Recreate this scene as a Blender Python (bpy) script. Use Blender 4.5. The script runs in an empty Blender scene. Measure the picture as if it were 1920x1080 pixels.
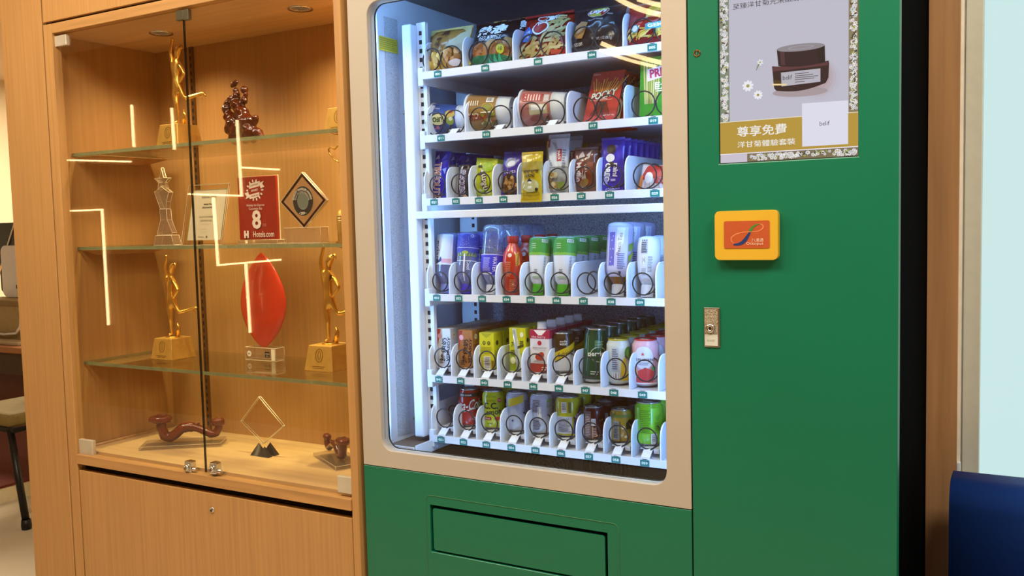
import bpy, bmesh, math, random
from mathutils import Vector, Matrix, Euler
from mathutils.geometry import tessellate_polygon
random.seed(7)
SC = bpy.context.scene
COL = SC.collection
pi = math.pi

# ------------------------------------------------------------------ camera, world, lights, exposure
F = 1707.57                                   # focal length in pixels of the 1920 wide frame
YAW, PITCH, ROLL = -.52087, -.0704278, -.0249593
EYE = Vector((0.0, -1.80, 1.32))              # machine front stands at Y = 0, floor at Z = 0
_f = Vector((math.sin(YAW)*math.cos(PITCH), math.cos(YAW)*math.cos(PITCH), math.sin(PITCH)))
_r = Vector((math.cos(YAW), -math.sin(YAW), 0)); _u = _r.cross(_f)
CR = math.cos(ROLL)*_r + math.sin(ROLL)*_u
CU = -math.sin(ROLL)*_r + math.cos(ROLL)*_u
cam = bpy.data.cameras.new('camera'); cam.sensor_width = 36; cam.lens = F/1920*36
cam.clip_start = .05; cam.clip_end = 60
co = bpy.data.objects.new('camera', cam); COL.objects.link(co)
M4 = Matrix((CR, CU, -_f)).transposed().to_4x4(); M4.translation = EYE
co.matrix_world = M4; SC.camera = co

SC.view_settings.view_transform = 'Standard'; SC.view_settings.look = 'None'
SC.view_settings.gamma = 1; SC.view_settings.use_curve_mapping = False
SC.view_settings.exposure = 0.0
SC.cycles.max_bounces = 10; SC.cycles.transparent_max_bounces = 24
SC.cycles.transmission_bounces = 8; SC.cycles.glossy_bounces = 4; SC.cycles.diffuse_bounces = 3
SC.cycles.sample_clamp_indirect = 6; SC.cycles.use_denoising = True
SC.cycles.caustics_reflective = False; SC.cycles.caustics_refractive = False

wd = bpy.data.worlds.new('world'); SC.world = wd; wd.use_nodes = True
wd.node_tree.nodes['Background'].inputs[0].default_value = (1.0, .86, .68, 1)
wd.node_tree.nodes['Background'].inputs[1].default_value = .35

def area(name, loc, rot, sx, sy, power, col):
    l = bpy.data.lights.new(name, 'AREA'); l.shape = 'RECTANGLE'; l.size = sx; l.size_y = sy
    l.energy = power; l.color = col
    o = bpy.data.objects.new(name, l); COL.objects.link(o); o.location = loc; o.rotation_euler = rot
    return o
WARM = (1.0, .87, .69)
area('ceiling_area_light', (-2.35, -1.0, 2.66), (0, 0, 0), 1.0, .5, 44, WARM)
area('ceiling_area_light', (-.75, -1.05, 2.66), (0, 0, 0), 1.0, .5, 34, (1, .89, .74))
area('ceiling_area_light', (.75, -.75, 2.66), (0, 0, 0), .8, .5, 40, (1, .90, .76))  # extra unseen light, added to brighten the oak post and right side
area('ceiling_area_light', (-6.0, 2.6, 2.66), (0, 0, 0), 1.4, 1.0, 210, (1, .86, .66))

def P(px, py, Y):
    'point of the depth plane Y that a photo pixel looks at'
    d = _f*F + CR*(px-960) - CU*(py-540)
    return EYE + d*((Y-EYE.y)/d.y)
def GP(px, py, Z):
    'point of the level Z that a photo pixel looks at'
    d = _f*F + CR*(px-960) - CU*(py-540)
    return EYE + d*((Z-EYE.z)/d.z)
def RAD(px, p):
    'metres that a span of px photo pixels measures at point p'
    return px/F*((p-EYE).dot(_f))

# ------------------------------------------------------------------ materials
def lin(h):
    h = h.lstrip('#'); o = []
    for i in (0, 2, 4):
        c = int(h[i:i+2], 16)/255
        o.append(c/12.92 if c <= .04045 else ((c+.055)/1.055)**2.4)
    return (*o, 1)
MATS = {}
def mat(name, col='#808080', rough=.5, metal=0, var=.06, scale=30, bump=0, bscale=200, emit=0, trans=0, ior=1.45,
        coat=0, stretch=None, alpha=1, sss=0, col2=None):
    if name in MATS: return MATS[name]
    m = bpy.data.materials.new(name); m.use_nodes = True; nt = m.node_tree; N = nt.nodes; L = nt.links
    b = N['Principled BSDF']; c = lin(col)
    b.inputs['Roughness'].default_value = rough; b.inputs['Metallic'].default_value = metal
    b.inputs['IOR'].default_value = ior; b.inputs['Transmission Weight'].default_value = trans
    b.inputs['Coat Weight'].default_value = coat; b.inputs['Alpha'].default_value = alpha
    if sss:
        b.inputs['Subsurface Weight'].default_value = sss; b.inputs['Subsurface Radius'].default_value = (.02, .006, .004)
    tc = N.new('ShaderNodeTexCoord'); mp = N.new('ShaderNodeMapping'); L.new(tc.outputs['Object'], mp.inputs[0])
    if stretch: mp.inputs['Scale'].default_value = stretch
    if var:
        n = N.new('ShaderNodeTexNoise'); n.inputs['Scale'].default_value = scale; n.inputs['Detail'].default_value = 4
        L.new(mp.outputs[0], n.inputs['Vector'])
        r = N.new('ShaderNodeValToRGB'); L.new(n.outputs['Fac'], r.inputs[0])
        r.color_ramp.elements[0].position = .3; r.color_ramp.elements[1].position = .7
        r.color_ramp.elements[0].color = tuple(x*(1-var) for x in c[:3])+(1,)
        r.color_ramp.elements[1].color = lin(col2) if col2 else tuple(min(1, x*(1+var)) for x in c[:3])+(1,)
        L.new(r.outputs[0], b.inputs['Base Color'])
        if emit: L.new(r.outputs[0], b.inputs['Emission Color'])
    else: b.inputs['Base Color'].default_value = c
    if emit:
        b.inputs['Emission Strength'].default_value = emit
        if not var: b.inputs['Emission Color'].default_value = c
    if bump:
        n2 = N.new('ShaderNodeTexNoise'); n2.inputs['Scale'].default_value = bscale; L.new(mp.outputs[0], n2.inputs['Vector'])
        bp = N.new('ShaderNodeBump'); bp.inputs['Strength'].default_value = bump; bp.inputs['Distance'].default_value = .001
        L.new(n2.outputs['Fac'], bp.inputs['Height']); L.new(bp.outputs[0], b.inputs['Normal'])
    MATS[name] = m; return m
def ink(h): return mat('ink_'+h.strip('#').lower(), h, .42, var=.03)
def glow(h, s=1.0):
    k = 'screen_'+h.strip('#').lower()
    if k in MATS: return MATS[k]
    m = bpy.data.materials.new(k); m.use_nodes = True; nt = m.node_tree
    b = nt.nodes['Principled BSDF']; b.inputs['Base Color'].default_value = (.02, .02, .02, 1); b.inputs['Roughness'].default_value = .15
    b.inputs['Emission Color'].default_value = lin(h); b.inputs['Emission Strength'].default_value = s
    MATS[k] = m; return m
def pane(name, tint='#ffffff', base=.05, body=0, bodycol='#ffffff', power=5):
    'thin clear sheet: straight-through plus a facing-dependent mirror; body adds some diffuse of its own'
    if name in MATS: return MATS[name]
    m = bpy.data.materials.new(name); m.use_nodes = True; nt = m.node_tree; N = nt.nodes; L = nt.links
    N.remove(N['Principled BSDF']); out = N['Material Output']
    t = N.new('ShaderNodeBsdfTransparent'); t.inputs[0].default_value = lin(tint)
    g = N.new('ShaderNodeBsdfGlossy'); g.inputs['Roughness'].default_value = .004
    lw = N.new('ShaderNodeLayerWeight'); pw = N.new('ShaderNodeMath'); pw.operation = 'POWER'; pw.inputs[1].default_value = power
    lw.inputs['Blend'].default_value = .5
    L.new(lw.outputs['Facing'], pw.inputs[0])
    ma = N.new('ShaderNodeMath'); ma.operation = 'MULTIPLY_ADD'; ma.inputs[1].default_value = .85; ma.inputs[2].default_value = base
    L.new(pw.outputs[0], ma.inputs[0])
    src = t.outputs[0]
    if body:
        d = N.new('ShaderNodeBsdfDiffuse'); d.inputs[0].default_value = lin(bodycol)
        x = N.new('ShaderNodeMixShader'); x.inputs[0].default_value = body
        L.new(t.outputs[0], x.inputs[1]); L.new(d.outputs[0], x.inputs[2]); src = x.outputs[0]
    mx = N.new('ShaderNodeMixShader'); L.new(ma.outputs[0], mx.inputs[0]); L.new(src, mx.inputs[1]); L.new(g.outputs[0], mx.inputs[2])
    L.new(mx.outputs[0], out.inputs['Surface']); MATS[name] = m; return m
def speckle(name, c1, c2, scale, rough=.3, metal=.8):
    'stucco embossed foil sheet'
    if name in MATS: return MATS[name]
    m = mat(name, c1, rough, metal, var=.0); nt = m.node_tree; N = nt.nodes; L = nt.links; b = N['Principled BSDF']
    tc = N.new('ShaderNodeTexCoord'); v = N.new('ShaderNodeTexVoronoi'); v.inputs['Scale'].default_value = scale
    L.new(tc.outputs['Object'], v.inputs['Vector'])
    r = N.new('ShaderNodeValToRGB'); r.color_ramp.elements[0].color = lin(c2); r.color_ramp.elements[1].color = lin(c1)
    r.color_ramp.elements[0].position = .15; r.color_ramp.elements[1].position = .6
    L.new(v.outputs['Color'], r.inputs[0]); L.new(r.outputs[0], b.inputs['Base Color'])
    bp = N.new('ShaderNodeBump'); bp.inputs['Strength'].default_value = .9; bp.inputs['Distance'].default_value = .002
    L.new(v.outputs['Distance'], bp.inputs['Height']); L.new(bp.outputs[0], b.inputs['Normal'])
    return m
WOOD = mat('oak_veneer', '#b98a52', .42, var=.10, scale=5, stretch=(20, 20, .5), bump=.05, bscale=60)
WOOD_IN = mat('oak_veneer_inside', '#b4844a', .5, var=.09, scale=5, stretch=(20, 20, .5))
WOOD_H = mat('oak_veneer_flat', '#b98a52', .42, var=.16, scale=5, stretch=(.5, 9, 9))
WOOD_P = mat('oak_post', '#b98b5e', .45, var=.16, scale=5, stretch=(9, 9, .45))
SHADOWGAP = mat('dark_gap', '#1c0f06', .8)  # dark brown paints the shade held in joints, recesses and slots
GREEN = mat('green_enamel', '#0e6f50', .33, var=.04, scale=3, bump=.02, bscale=900)
BEIGE = mat('beige_enamel', '#b8ae9f', .4, var=.03, scale=4)
BLACK = mat('black_plastic', '#0b0b0d', .45)
DARK = mat('dark_steel', '#15161a', .5)
WHITE = mat('white_enamel', '#dfe3ee', .35, var=.02)
LINER = mat('pale_liner', '#dfe7f6', .45, var=.03, scale=6)
COILM = mat('black_coated_wire', '#17161a', .3)
CHROME = mat('chrome', '#d8d8d6', .16, 1, var=.03)
STEEL = mat('brushed_steel', '#b9b6ae', .3, 1, var=.1, scale=90, stretch=(1, 1, 8))
GOLD = mat('polished_gold', '#f0bf5c', .24, .9, var=.06)
GOLDS = mat('satin_gold', '#d9a950', .4, .6, var=.08, scale=60)
GLASS = pane('clear_glass', '#fbfdfb', .045)
DOORGLASS = pane('door_glass', '#fdfdfb', .06)
SHELFG = pane('shelf_glass', '#fafcf6', .035)
SHELFEDGE = mat('green_glass_edge', '#8d9468', .12, var=.1, alpha=.6)
ACRYL = pane('clear_acrylic', '#f6f0e6', .07, .10, '#f3dcb8')
ACRYLE = mat('acrylic_edge', '#f2dcb4', .12, var=.1, alpha=.75)
ALU = mat('can_aluminium', '#c9ccd2', .22, 1, var=.04)
PLASTIC_W = mat('white_plastic', '#e9ecf2', .35, var=.02)

# ------------------------------------------------------------------ mesh building
class MB:
    def __init__(s): s.v = []; s.f = []; s.m = []; s.s = []
    def add(s, vs, fs, m=0, smooth=False):
        o = len(s.v); s.v += [tuple(v) for v in vs]
        for f in fs: s.f.append(tuple(i+o for i in f)); s.m.append(m); s.s.append(smooth)
        return s
    def box(s, x0, x1, y0, y1, z0, z1, m=0):
        v = [(x, y, z) for x in (x0, x1) for y in (y0, y1) for z in (z0, z1)]
        return s.add(v, [(0, 1, 3, 2), (4, 6, 7, 5), (0, 4, 5, 1), (2, 3, 7, 6), (0, 2, 6, 4), (1, 5, 7, 3)], m)
    def hexa(s, b, t, m=0):
        'solid between two quads of four points'
        return s.add(list(b)+list(t), [(3, 2, 1, 0), (4, 5, 6, 7), (0, 1, 5, 4), (1, 2, 6, 5), (2, 3, 7, 6), (3, 0, 4, 7)], m)
    def lathe(s, prof, n=20, m=0, T=None, smooth=True, cap=True):
        'prof: (radius, z[, material]) rings from bottom to top'
        vs = []; T = T or Matrix()
        for p in prof:
            for k in range(n):
                a = 2*pi*k/n; vs.append(T @ Vector((p[0]*math.cos(a), p[0]*math.sin(a), p[1])))
        o = len(s.v); s.v += [tuple(v) for v in vs]
        for i in range(len(prof)-1):
            mm = prof[i][2] if len(prof[i]) > 2 else m
            for k in range(n):
                k2 = (k+1) % n
                s.f.append((o+i*n+k, o+i*n+k2, o+(i+1)*n+k2, o+(i+1)*n+k)); s.m.append(mm); s.s.append(smooth)
        if cap:
            m0 = prof[0][2] if len(prof[0]) > 2 else m
            m1 = prof[-1][2] if len(prof[-1]) > 2 else m
            if prof[0][0] > 1e-5: s.f.append(tuple(o+k for k in range(n))[::-1]); s.m.append(m0); s.s.append(False)
            if prof[-1][0] > 1e-5: s.f.append(tuple(o+(len(prof)-1)*n+k for k in range(n))); s.m.append(m1); s.s.append(False)
        return s
    def tube(s, pts, r, n=6, m=0, closed=False, flat=None):
        pts = [Vector(p) for p in pts]; N = len(pts); vs = []
        up = Vector((0, 0, 1)); ref = None
        for i, p in enumerate(pts):
            a = pts[(i-1) % N] if (closed or i) else p; b = pts[(i+1) % N] if (closed or i < N-1) else p
            t = (b-a).normalized()
            if ref is None:
                ref = t.cross(up if abs(t.z) < .9 else Vector((1, 0, 0))).normalized()
            ref = (ref-t*ref.dot(t)).normalized(); w = t.cross(ref)
            rr = r[i] if isinstance(r, (list, tuple)) else r
            for k in range(n):
                q = 2*pi*k/n; vs.append(p+ref*(rr*math.cos(q))+w*(rr*math.sin(q)*(flat or 1)))
        fs = []
        for i in range(N if closed else N-1):
            j = (i+1) % N
            for k in range(n):
                k2 = (k+1) % n; fs.append((i*n+k, i*n+k2, j*n+k2, j*n+k))
        if not closed: fs += [tuple(range(n))[::-1], tuple((N-1)*n+k for k in range(n))]
        return s.add(vs, fs, m, True)
    def prism(s, outer, y0, y1, holes=(), m=0, ms=None, axis='y'):
        'outline in (a,b) extruded along an axis; y: (a,b)=(x,z), x: (a,b)=(y,z), z: (a,b)=(x,y)'
        def mk(p, d): return (p[0], d, p[1]) if axis == 'y' else ((d, p[0], p[1]) if axis == 'x' else (p[0], p[1], d))
        loops = [list(outer)]+[list(h) for h in holes]
        tri = tessellate_polygon([[Vector((p[0], p[1], 0)) for p in l] for l in loops])
        flat = [p for l in loops for p in l]; n = len(flat)
        vs = [mk(p, y0) for p in flat]+[mk(p, y1) for p in flat]
        s.add(vs, list(tri), m); s.m = s.m
        o = len(s.v)-2*n
        for t in tri: s.f.append(tuple(o+n+i for i in t[::-1])); s.m.append(m); s.s.append(False)
        k = 0
        for l in loops:
            c = len(l)
            for i in range(c):
                a, b = k+i, k+(i+1) % c
                s.f.append((o+a, o+b, o+n+b, o+n+a)); s.m.append(m if ms is None else ms); s.s.append(False)
            k += c
        return s
    def grid(s, fn, nu, nv, m=0, smooth=True, flip=False):
        vs = [fn(i/nu, j/nv) for j in range(nv+1) for i in range(nu+1)]
        fs = []
        for j in range(nv):
            for i in range(nu):
                a = j*(nu+1)+i; q = (a, a+1, a+nu+2, a+nu+1); fs.append(q[::-1] if flip else q)
        return s.add(vs, fs, m, smooth)
    def build(s, name, mats, parent=None, bevel=0, world=False, T=None, seg=2, fixn=True):
        me = bpy.data.meshes.new(name); vs = s.v if T is None else [T @ Vector(v) for v in s.v]
        me.from_pydata(vs, [], s.f)
        if not isinstance(mats, (list, tuple)): mats = [mats]
        for x in mats: me.materials.append(x)
        me.polygons.foreach_set('material_index', s.m); me.polygons.foreach_set('use_smooth', s.s)
        if bevel or fixn:
            bm = bmesh.new(); bm.from_mesh(me)
            if fixn: bmesh.ops.recalc_face_normals(bm, faces=bm.faces)
            if bevel:
                bmesh.ops.remove_doubles(bm, verts=bm.verts, dist=1e-6)
                es = [e for e in bm.edges if len(e.link_faces) == 2 and e.calc_face_angle(0) > .5]
                bmesh.ops.bevel(bm, geom=es, offset=bevel, segments=seg, profile=.5, affect='EDGES', clamp_overlap=True)
            bm.to_mesh(me); bm.free()
        return obj(name, me, parent, world)
def wm(o):
    b = Matrix.LocRotScale(o.location, o.rotation_euler, o.scale)
    return wm(o.parent) @ o.matrix_parent_inverse @ b if o.parent else b
def obj(name, me, parent=None, world=False):
    o = bpy.data.objects.new(name, me); COL.objects.link(o)
    if parent:
        o.parent = parent
        if world: o.matrix_parent_inverse = wm(parent).inverted()
    return o
def tag(o, label, cat, group=None):
    o['label'] = label; o['category'] = cat
    if group: o['group'] = group
    return o
def thing(name, label, cat, loc=(0, 0, 0), group=None):
    o = bpy.data.objects.new(name, None); COL.objects.link(o); o.location = loc; o.empty_display_size = .05
    return tag(o, label, cat, group)
def struct(o, label=None):
    o['kind'] = 'structure'
    if label: o['label'] = label
    return o
def dup(root, label=None):
    r = root.copy(); COL.objects.link(r)
    if label: r['label'] = label
    for ch in list(root.children):
        c = ch.copy(); COL.objects.link(c); c.parent = r
        for g in ch.children:
            d = g.copy(); COL.objects.link(d); d.parent = c
    return r
def shift(o, dx=0, dy=0, dz=0): o.location = Vector(o.location)+Vector((dx, dy, dz)); return o
def rrect(x0, x1, z0, z1, r, n=6):
    o = []
    for cx, cz, a0 in ((x1-r, z1-r, 0), (x0+r, z1-r, pi/2), (x0+r, z0+r, pi), (x1-r, z0+r, 1.5*pi)):
        for k in range(n+1):
            a = a0+pi/2*k/n; o.append((cx+r*math.cos(a), cz+r*math.sin(a)))
    return o

# ------------------------------------------------------------------ flat print (lettering and artwork laid on a surface)
TXT = {}
def text_tris(t, bold=0.0):
    k = (t, bold)
    if k in TXT: return TXT[k]
    cu = bpy.data.curves.new('t', 'FONT'); cu.body = t; cu.size = 1; cu.offset = bold; cu.resolution_u = 2; cu.fill_mode = 'FRONT'
    ob = bpy.data.objects.new('t', cu); me = bpy.data.meshes.new_from_object(ob)
    vs = [(v.co.x, v.co.y) for v in me.vertices]; fs = [tuple(p.vertices) for p in me.polygons]
    bpy.data.objects.remove(ob); bpy.data.curves.remove(cu); bpy.data.meshes.remove(me)
    if vs:
        x0 = min(v[0] for v in vs); x1 = max(v[0] for v in vs); y0 = min(v[1] for v in vs); y1 = max(v[1] for v in vs)
    else: x0 = x1 = y0 = y1 = 0
    TXT[k] = (vs, fs, x0, x1, y0, y1); return TXT[k]
class Print:
    def __init__(s, fn, step=.00012, lim=None, base=.0002):
        s.fn = fn; s.mb = MB(); s.mats = []; s.h = base; s.step = step; s.lim = lim
    def mi(s, c):
        if isinstance(c, str): c = ink(c)
        if c not in s.mats: s.mats.append(c)
        return s.mats.index(c)
    def tris(s, vs, fs, c, up=True):
        m = s.mi(c)
        if s.lim:
            vs = list(vs); work = []
            for f in fs:
                for i in range(1, len(f)-1): work.append((f[0], f[i], f[i+1]))
            out = []
            while work:
                a, b, d = work.pop()
                L = sorted(((math.dist(vs[p], vs[q]), p, q, r) for p, q, r in ((a, b, d), (b, d, a), (d, a, b))), reverse=True)[0]
                if L[0] > s.lim and len(out)+len(work) < 6000:
                    p, q, r = L[1:]; vs.append(((vs[p][0]+vs[q][0])/2, (vs[p][1]+vs[q][1])/2)); k = len(vs)-1
                    work += [(p, k, r), (k, q, r)]
                else: out.append((a, b, d))
            fs = out
        s.mb.add([s.fn(u, v, s.h) for u, v in vs], fs, m, True)
        if up: s.h += s.step
    def rect(s, u0, v0, u1, v1, c): s.tris([(u0, v0), (u1, v0), (u1, v1), (u0, v1)], [(0, 1, 2, 3)], c); return s
    def poly(s, pts, c):
        t = tessellate_polygon([[Vector((p[0], p[1], 0)) for p in pts]]); s.tris(pts, [tuple(x) for x in t], c); return s
    def ell(s, u, v, a, b, c, n=20, rot=0):
        pts = [(u+a*math.cos(2*pi*k/n)*math.cos(rot)-b*math.sin(2*pi*k/n)*math.sin(rot), v+a*math.cos(2*pi*k/n)*math.sin(rot)+b*math.sin(2*pi*k/n)*math.cos(rot)) for k in range(n)]
        s.tris(pts, [tuple(range(n))], c); return s
    def ring(s, u, v, a, b, w, c, n=24, t0=0, t1=2*pi):
        full = abs(t1-t0) > 6.28; K = n if full else n+1
        pts = []
        for k in range(K):
            q = t0+(t1-t0)*k/n; pts += [(u+a*math.cos(q), v+b*math.sin(q)), (u+(a-w)*math.cos(q), v+(b-w)*math.sin(q))]
        fs = [(2*k, (2*k+2) % len(pts), (2*k+3) % len(pts), 2*k+1) for k in range(n)]
        s.tris(pts, fs, c); return s
    def text(s, t, u, v, size, c, w=None, rot=0, bold=.0, al='c', slant=0, arc=None):
        'u,v = middle of the line; size = height of the glyph box; w squeezes to a width'
        vs, fs, x0, x1, y0, y1 = text_tris(t, bold)
        if not vs: return s
        sy = size/max(.05, (y1-y0)); sx = (w/(x1-x0)) if w else sy
        cr, sr = math.cos(rot), math.sin(rot); o = []
        ox = {'c': (x0+x1)/2, 'l': x0, 'r': x1}[al]
        for x, y in vs:
            a = (x-ox)*sx; b = (y-(y0+y1)/2)*sy; a += slant*b
            if arc:
                th = a/arc; R = arc+b; o.append((u+R*math.sin(th+rot), v+R*math.cos(th+rot)))
            else: o.append((u+a*cr-b*sr, v+a*sr+b*cr))
        s.tris(o, fs, c); return s
    def build(s, name, parent, world=False):
        return s.mb.build(name, s.mats, parent, world=world, fixn=False)
def flat_front(y0): return lambda u, v, h: (u, y0-h, v)               # faces -Y
def flat_side(x0): return lambda u, v, h: (x0+h, u, v)                # faces +X, u runs along +Y
def around(R, a0=.5):                                                 # on an upright cylinder
    def f(u, v, h):
        t = u/R+a0; return ((R+h)*math.sin(t), -(R+h)*math.cos(t), v)
    return f
ORD = ['', 'second', 'third', 'fourth', 'fifth', 'sixth', 'seventh', 'eighth']

# ================================================================== the setting
FLOORM = mat('polished_tile', '#cfc2aa', .12, var=.05, scale=2)
WALLM = mat('cream_plaster', '#d8c8a6', .7, var=.04, scale=3)
WALLF = mat('warm_wall_panel', '#7d5a36', .6, var=.1, scale=3)
CEILM = mat('ceiling_paint', '#d9c6a8', .8, var=.03)
def slab(name, x0, x1, y0, y1, z0, z1, m): return struct(MB().box(x0, x1, y0, y1, z0, z1).build(name, m))
slab('floor', -8, 2, -2.7, 4.1, -.06, 0, FLOORM)
slab('ceiling', -8, 2, -2.7, 4.1, 2.70, 2.76, CEILM)
slab('wall_back', -2.92, -.08, .92, .98, 0, 2.7, WALLM)
slab('wall_front', -8, 2, -2.72, -2.66, 0, 2.7, WALLF)
slab('wall_left', -8.06, -8, -2.7, 4.1, 0, 2.7, WALLM)
slab('wall_far', -8, -2.92, 4.1, 4.16, 0, 2.7, WALLM)
slab('wall_partition', -2.98, -2.92, .92, 4.1, 0, 2.7, WALLM)
slab('wall_right', 2, 2.06, -2.7, .62, 0, 2.7, WALLM)
slab('wall_window_side', -.08, 2, .62, .68, 0, 2.7, WALLM)
slab('trim_1', -.2125, -.148, .50, .62, 0, 2.7, WOOD_P)['label'] = 'oak post between the green machine and the window'
# window: white reveal strip, aluminium frame, frosted pane full of daylight
FROST = mat('frosted_daylight_pane', '#d5f1f0'); FROST = glow('#cdeceb', .95)
w = struct(MB().box(-.148, -.1415, .515, .62, .30, 2.7).build('window_1', mat('white_reveal', '#f3efe2', .5)), 'window with grey frame and frosted bright pane')
MB().box(-.1395, -.104, .535, .62, .30, 2.7).box(.9, .95, .535, .62, .3, 2.7).box(-.104, .9, .535, .62, .30, .34).build('window_frame', mat('grey_aluminium', '#cfcfc0', .4, var=.04), w, bevel=.002)
MB().box(-.1415, -.1395, .528, .62, .30, 2.7).build('seal', mat('grey_rubber_seal', '#8d8a80', .6), w)
MB().box(-.104, .9, .585, .60, .34, 2.7).build('pane', FROST, w)
MB().box(-.148, -.1395, .50, .514, .655, .745).build('window_catch', PLASTIC_W, w, bevel=.002)

# carpeted platform of the office on the left
a0 = GP(0, 945, 0); xs = a0.x
slab('floor_platform', -8, xs, .2, 4.1, 0, .075, mat('cream_step_riser', '#e6d9b4', .4))['label'] = 'low cream step edge of the office floor'
slab('floor_carpet', -8, xs+.004, .2, 4.1, .0755, .088, mat('maroon_carpet', '#6a2f26', .95, var=.3, scale=80, bump=.6, bscale=400))['label'] = 'maroon carpet on the raised office floor'
# far wall band
MB().box(-8, -2.98, 4.07, 4.1, 1.62, 1.72).build('trim_2', mat('stone_band', '#a08a66', .6, var=.25, scale=9))['kind'] = 'structure'

# LED line lights set into the wall behind the camera: they are what mirrors in the glass
LEDM = glow('#ffe2a4', 15.0)
YW = -2.655
def led(points, mirror, label, wd=.0115):
    pts = []
    for px, py in points:
        q = P(px, py, 2*mirror-YW); pts.append(Vector((q.x, YW-.0, q.z)))
    m = MB()
    for a, b in zip(pts[:-1], pts[1:]):
        d = (b-a).normalized(); n = Vector((-d.z, 0, d.x))*wd/2
        a2 = a-d*wd/2; b2 = b+d*wd/2
        m.hexa([a2-n, b2-n, b2+n, a2+n], [p+Vector((0, .012, 0)) for p in (a2-n, b2-n, b2+n, a2+n)])
    return tag(m.build('led_line_light', LEDM), label, 'lamp', 'led line lights')
DG = .005
led([(248, 198), (252, 274)], DG, 'short upright light line mirrored left of the gold trophy')
led([(323, 204), (328, 279)], DG, 'short upright light line mirrored across the upper trophy base')
led([(115, 300), (245, 303)], DG, 'level light line mirrored just below the upper glass shelf')
led([(445.5, 227), (454, 367), (356, 364)], DG, 'corner light line mirrored over the certificate and red plaque')
led([(452, 314), (523, 318)], DG, 'short level light line mirrored above the red plaque')
led([(119.5, 396), (192.5, 393), (204.5, 608)], DG, 'long corner light line mirrored at the left of the cabinet')
led([(401, 372), (410, 497), (526, 487)], DG, 'corner light line mirrored across the red leaf award')
led([(462, 494), (470, 622)], DG, 'upright light line mirrored on the red leaf award')
MG = .015
def arc(p0, p1, p2, n=8):
    return [((1-t)**2*p0[0]+2*t*(1-t)*p1[0]+t*t*p2[0], (1-t)**2*p0[1]+2*t*(1-t)*p1[1]+t*t*p2[1]) for t in [k/n for k in range(n+1)]]
led(arc((1160, -2), (1195, 20), (1245, 29)), MG, 'curved light line mirrored over the topmost crisp bag', .026)
led(arc((1200, 0), (1225, 8), (1250, 12)), MG, 'curved light line mirrored in the upper window corner', .022)
led(arc((1132, 83), (1180, 104), (1245, 119)), MG, 'curved light line mirrored across the upper tray strip', .022)
led(arc((1128, 95), (1170, 112), (1228, 125)), MG, 'thin curved light line mirrored below the upper tray strip', .016)

# ================================================================== office things on the left
dY = 1.2
DESKW = mat('desk_veneer', '#a9713e', .4, var=.12, stretch=(.6, 8, 8), scale=5)
dz = P(20, 648, dY+.05).z
dk = thing('office_desk', 'wooden office desk behind the display cabinet on the carpet', 'desk', (-5.4, 1.5, .088))
MB().box(-6.4, -4.25, dY, 2.0, dz-.035, dz).build('desk_top', DESKW, dk, .004, True)
MB().box(-6.3, -4.35, dY+.10, dY+.13, .35, dz-.036).build('front_panel', mat('dark_desk_panel', '#5a2d16', .5, var=.1), dk, 0, True)
for x in (-6.32, -4.38): MB().box(x, x+.05, dY+.06, 1.95, .089, dz-.036).build('leg', DESKW, dk, .003, True)
MB().box(-6.2, -4.5, dY+.02, dY+.09, dz-.16, dz-.037).build('drawer_rail', mat('dark_rail', '#4b3a26', .6), dk, 0, True)
bx = P(15, 640, dY+.18)
o = thing('storage_box', 'beige box standing on the office desk', 'box', (bx.x, dY+.28, dz))
b0 = P(40, 600, dY+.18).x; bt = P(15, 562, dY+.18).z
MB().box(b0-.5, b0-.005, dY+.18, dY+.4, dz, bt).build('box_body', mat('beige_board', '#a89468', .6), o, .006, True)
MB().box(b0-.49, b0-.015, dY+.17, dY+.182, bt-.035, bt-.012).build('box_lid_edge', mat('beige_board_dark', '#8a774f', .6), o, .002, True)
q0 = P(6, 556, dY+.30); q1 = P(42, 460, dY+.30)
o = thing('desktop_computer', 'white rounded computer back leaning above the beige box', 'computer', (q0.x+.2, dY+.3, bt))
MB().prism(rrect(q0.x, q0.x+.42, bt+.002, q1.z, .045), dY+.3, dY+.34).build('shell', PLASTIC_W, o, .008, True)
MB().prism(rrect(q0.x-.09, q0.x+.40, bt+.03, q1.z+.14, .02), dY+.345, dY+.36).build('screen', mat('dark_screen', '#2b3338', .2), o, .003, True)
MB().tube([P(3, 520, dY+.343)+Vector((-.1, 0, -.1)), P(28, 418, dY+.343), P(34, 395, dY+.343)], .008).build('screen_edge', CHROME, o, 0, True)
Print(flat_front(dY+.3)).rect(P(30, 535, dY+.3).x, P(30, 541, dY+.3).z, P(32, 535, dY+.3).x, P(30, 534, dY+.3).z, '#333333').rect(P(33, 535, dY+.3).x, P(30, 541, dY+.3).z, P(34.5, 535, dY+.3).x, P(30, 534, dY+.3).z, '#333333').build('port_marks', o, True)
cp = [P(36, 560, dY+.165), P(39, 590, dY+.16), P(38, 612, dY+.155), P(30, 625, dY+.15), P(8, 627, dY+.15), P(-14, 624, dY+.15)]
tag(MB().tube(cp, .007, 8).build('power_cable', PLASTIC_W), 'white cable drooping in front of the beige box', 'cable')
kb = P(22, 655, dY+.1)
tag(MB().box(kb.x-.5, kb.x+.14, dY+.05, dY+.15, dz, dz+.018).build('keyboard', mat('silver_keyboard', '#b5a88e', .4), None, .005), 'flat silver keyboard near the desk front edge', 'keyboard')
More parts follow.
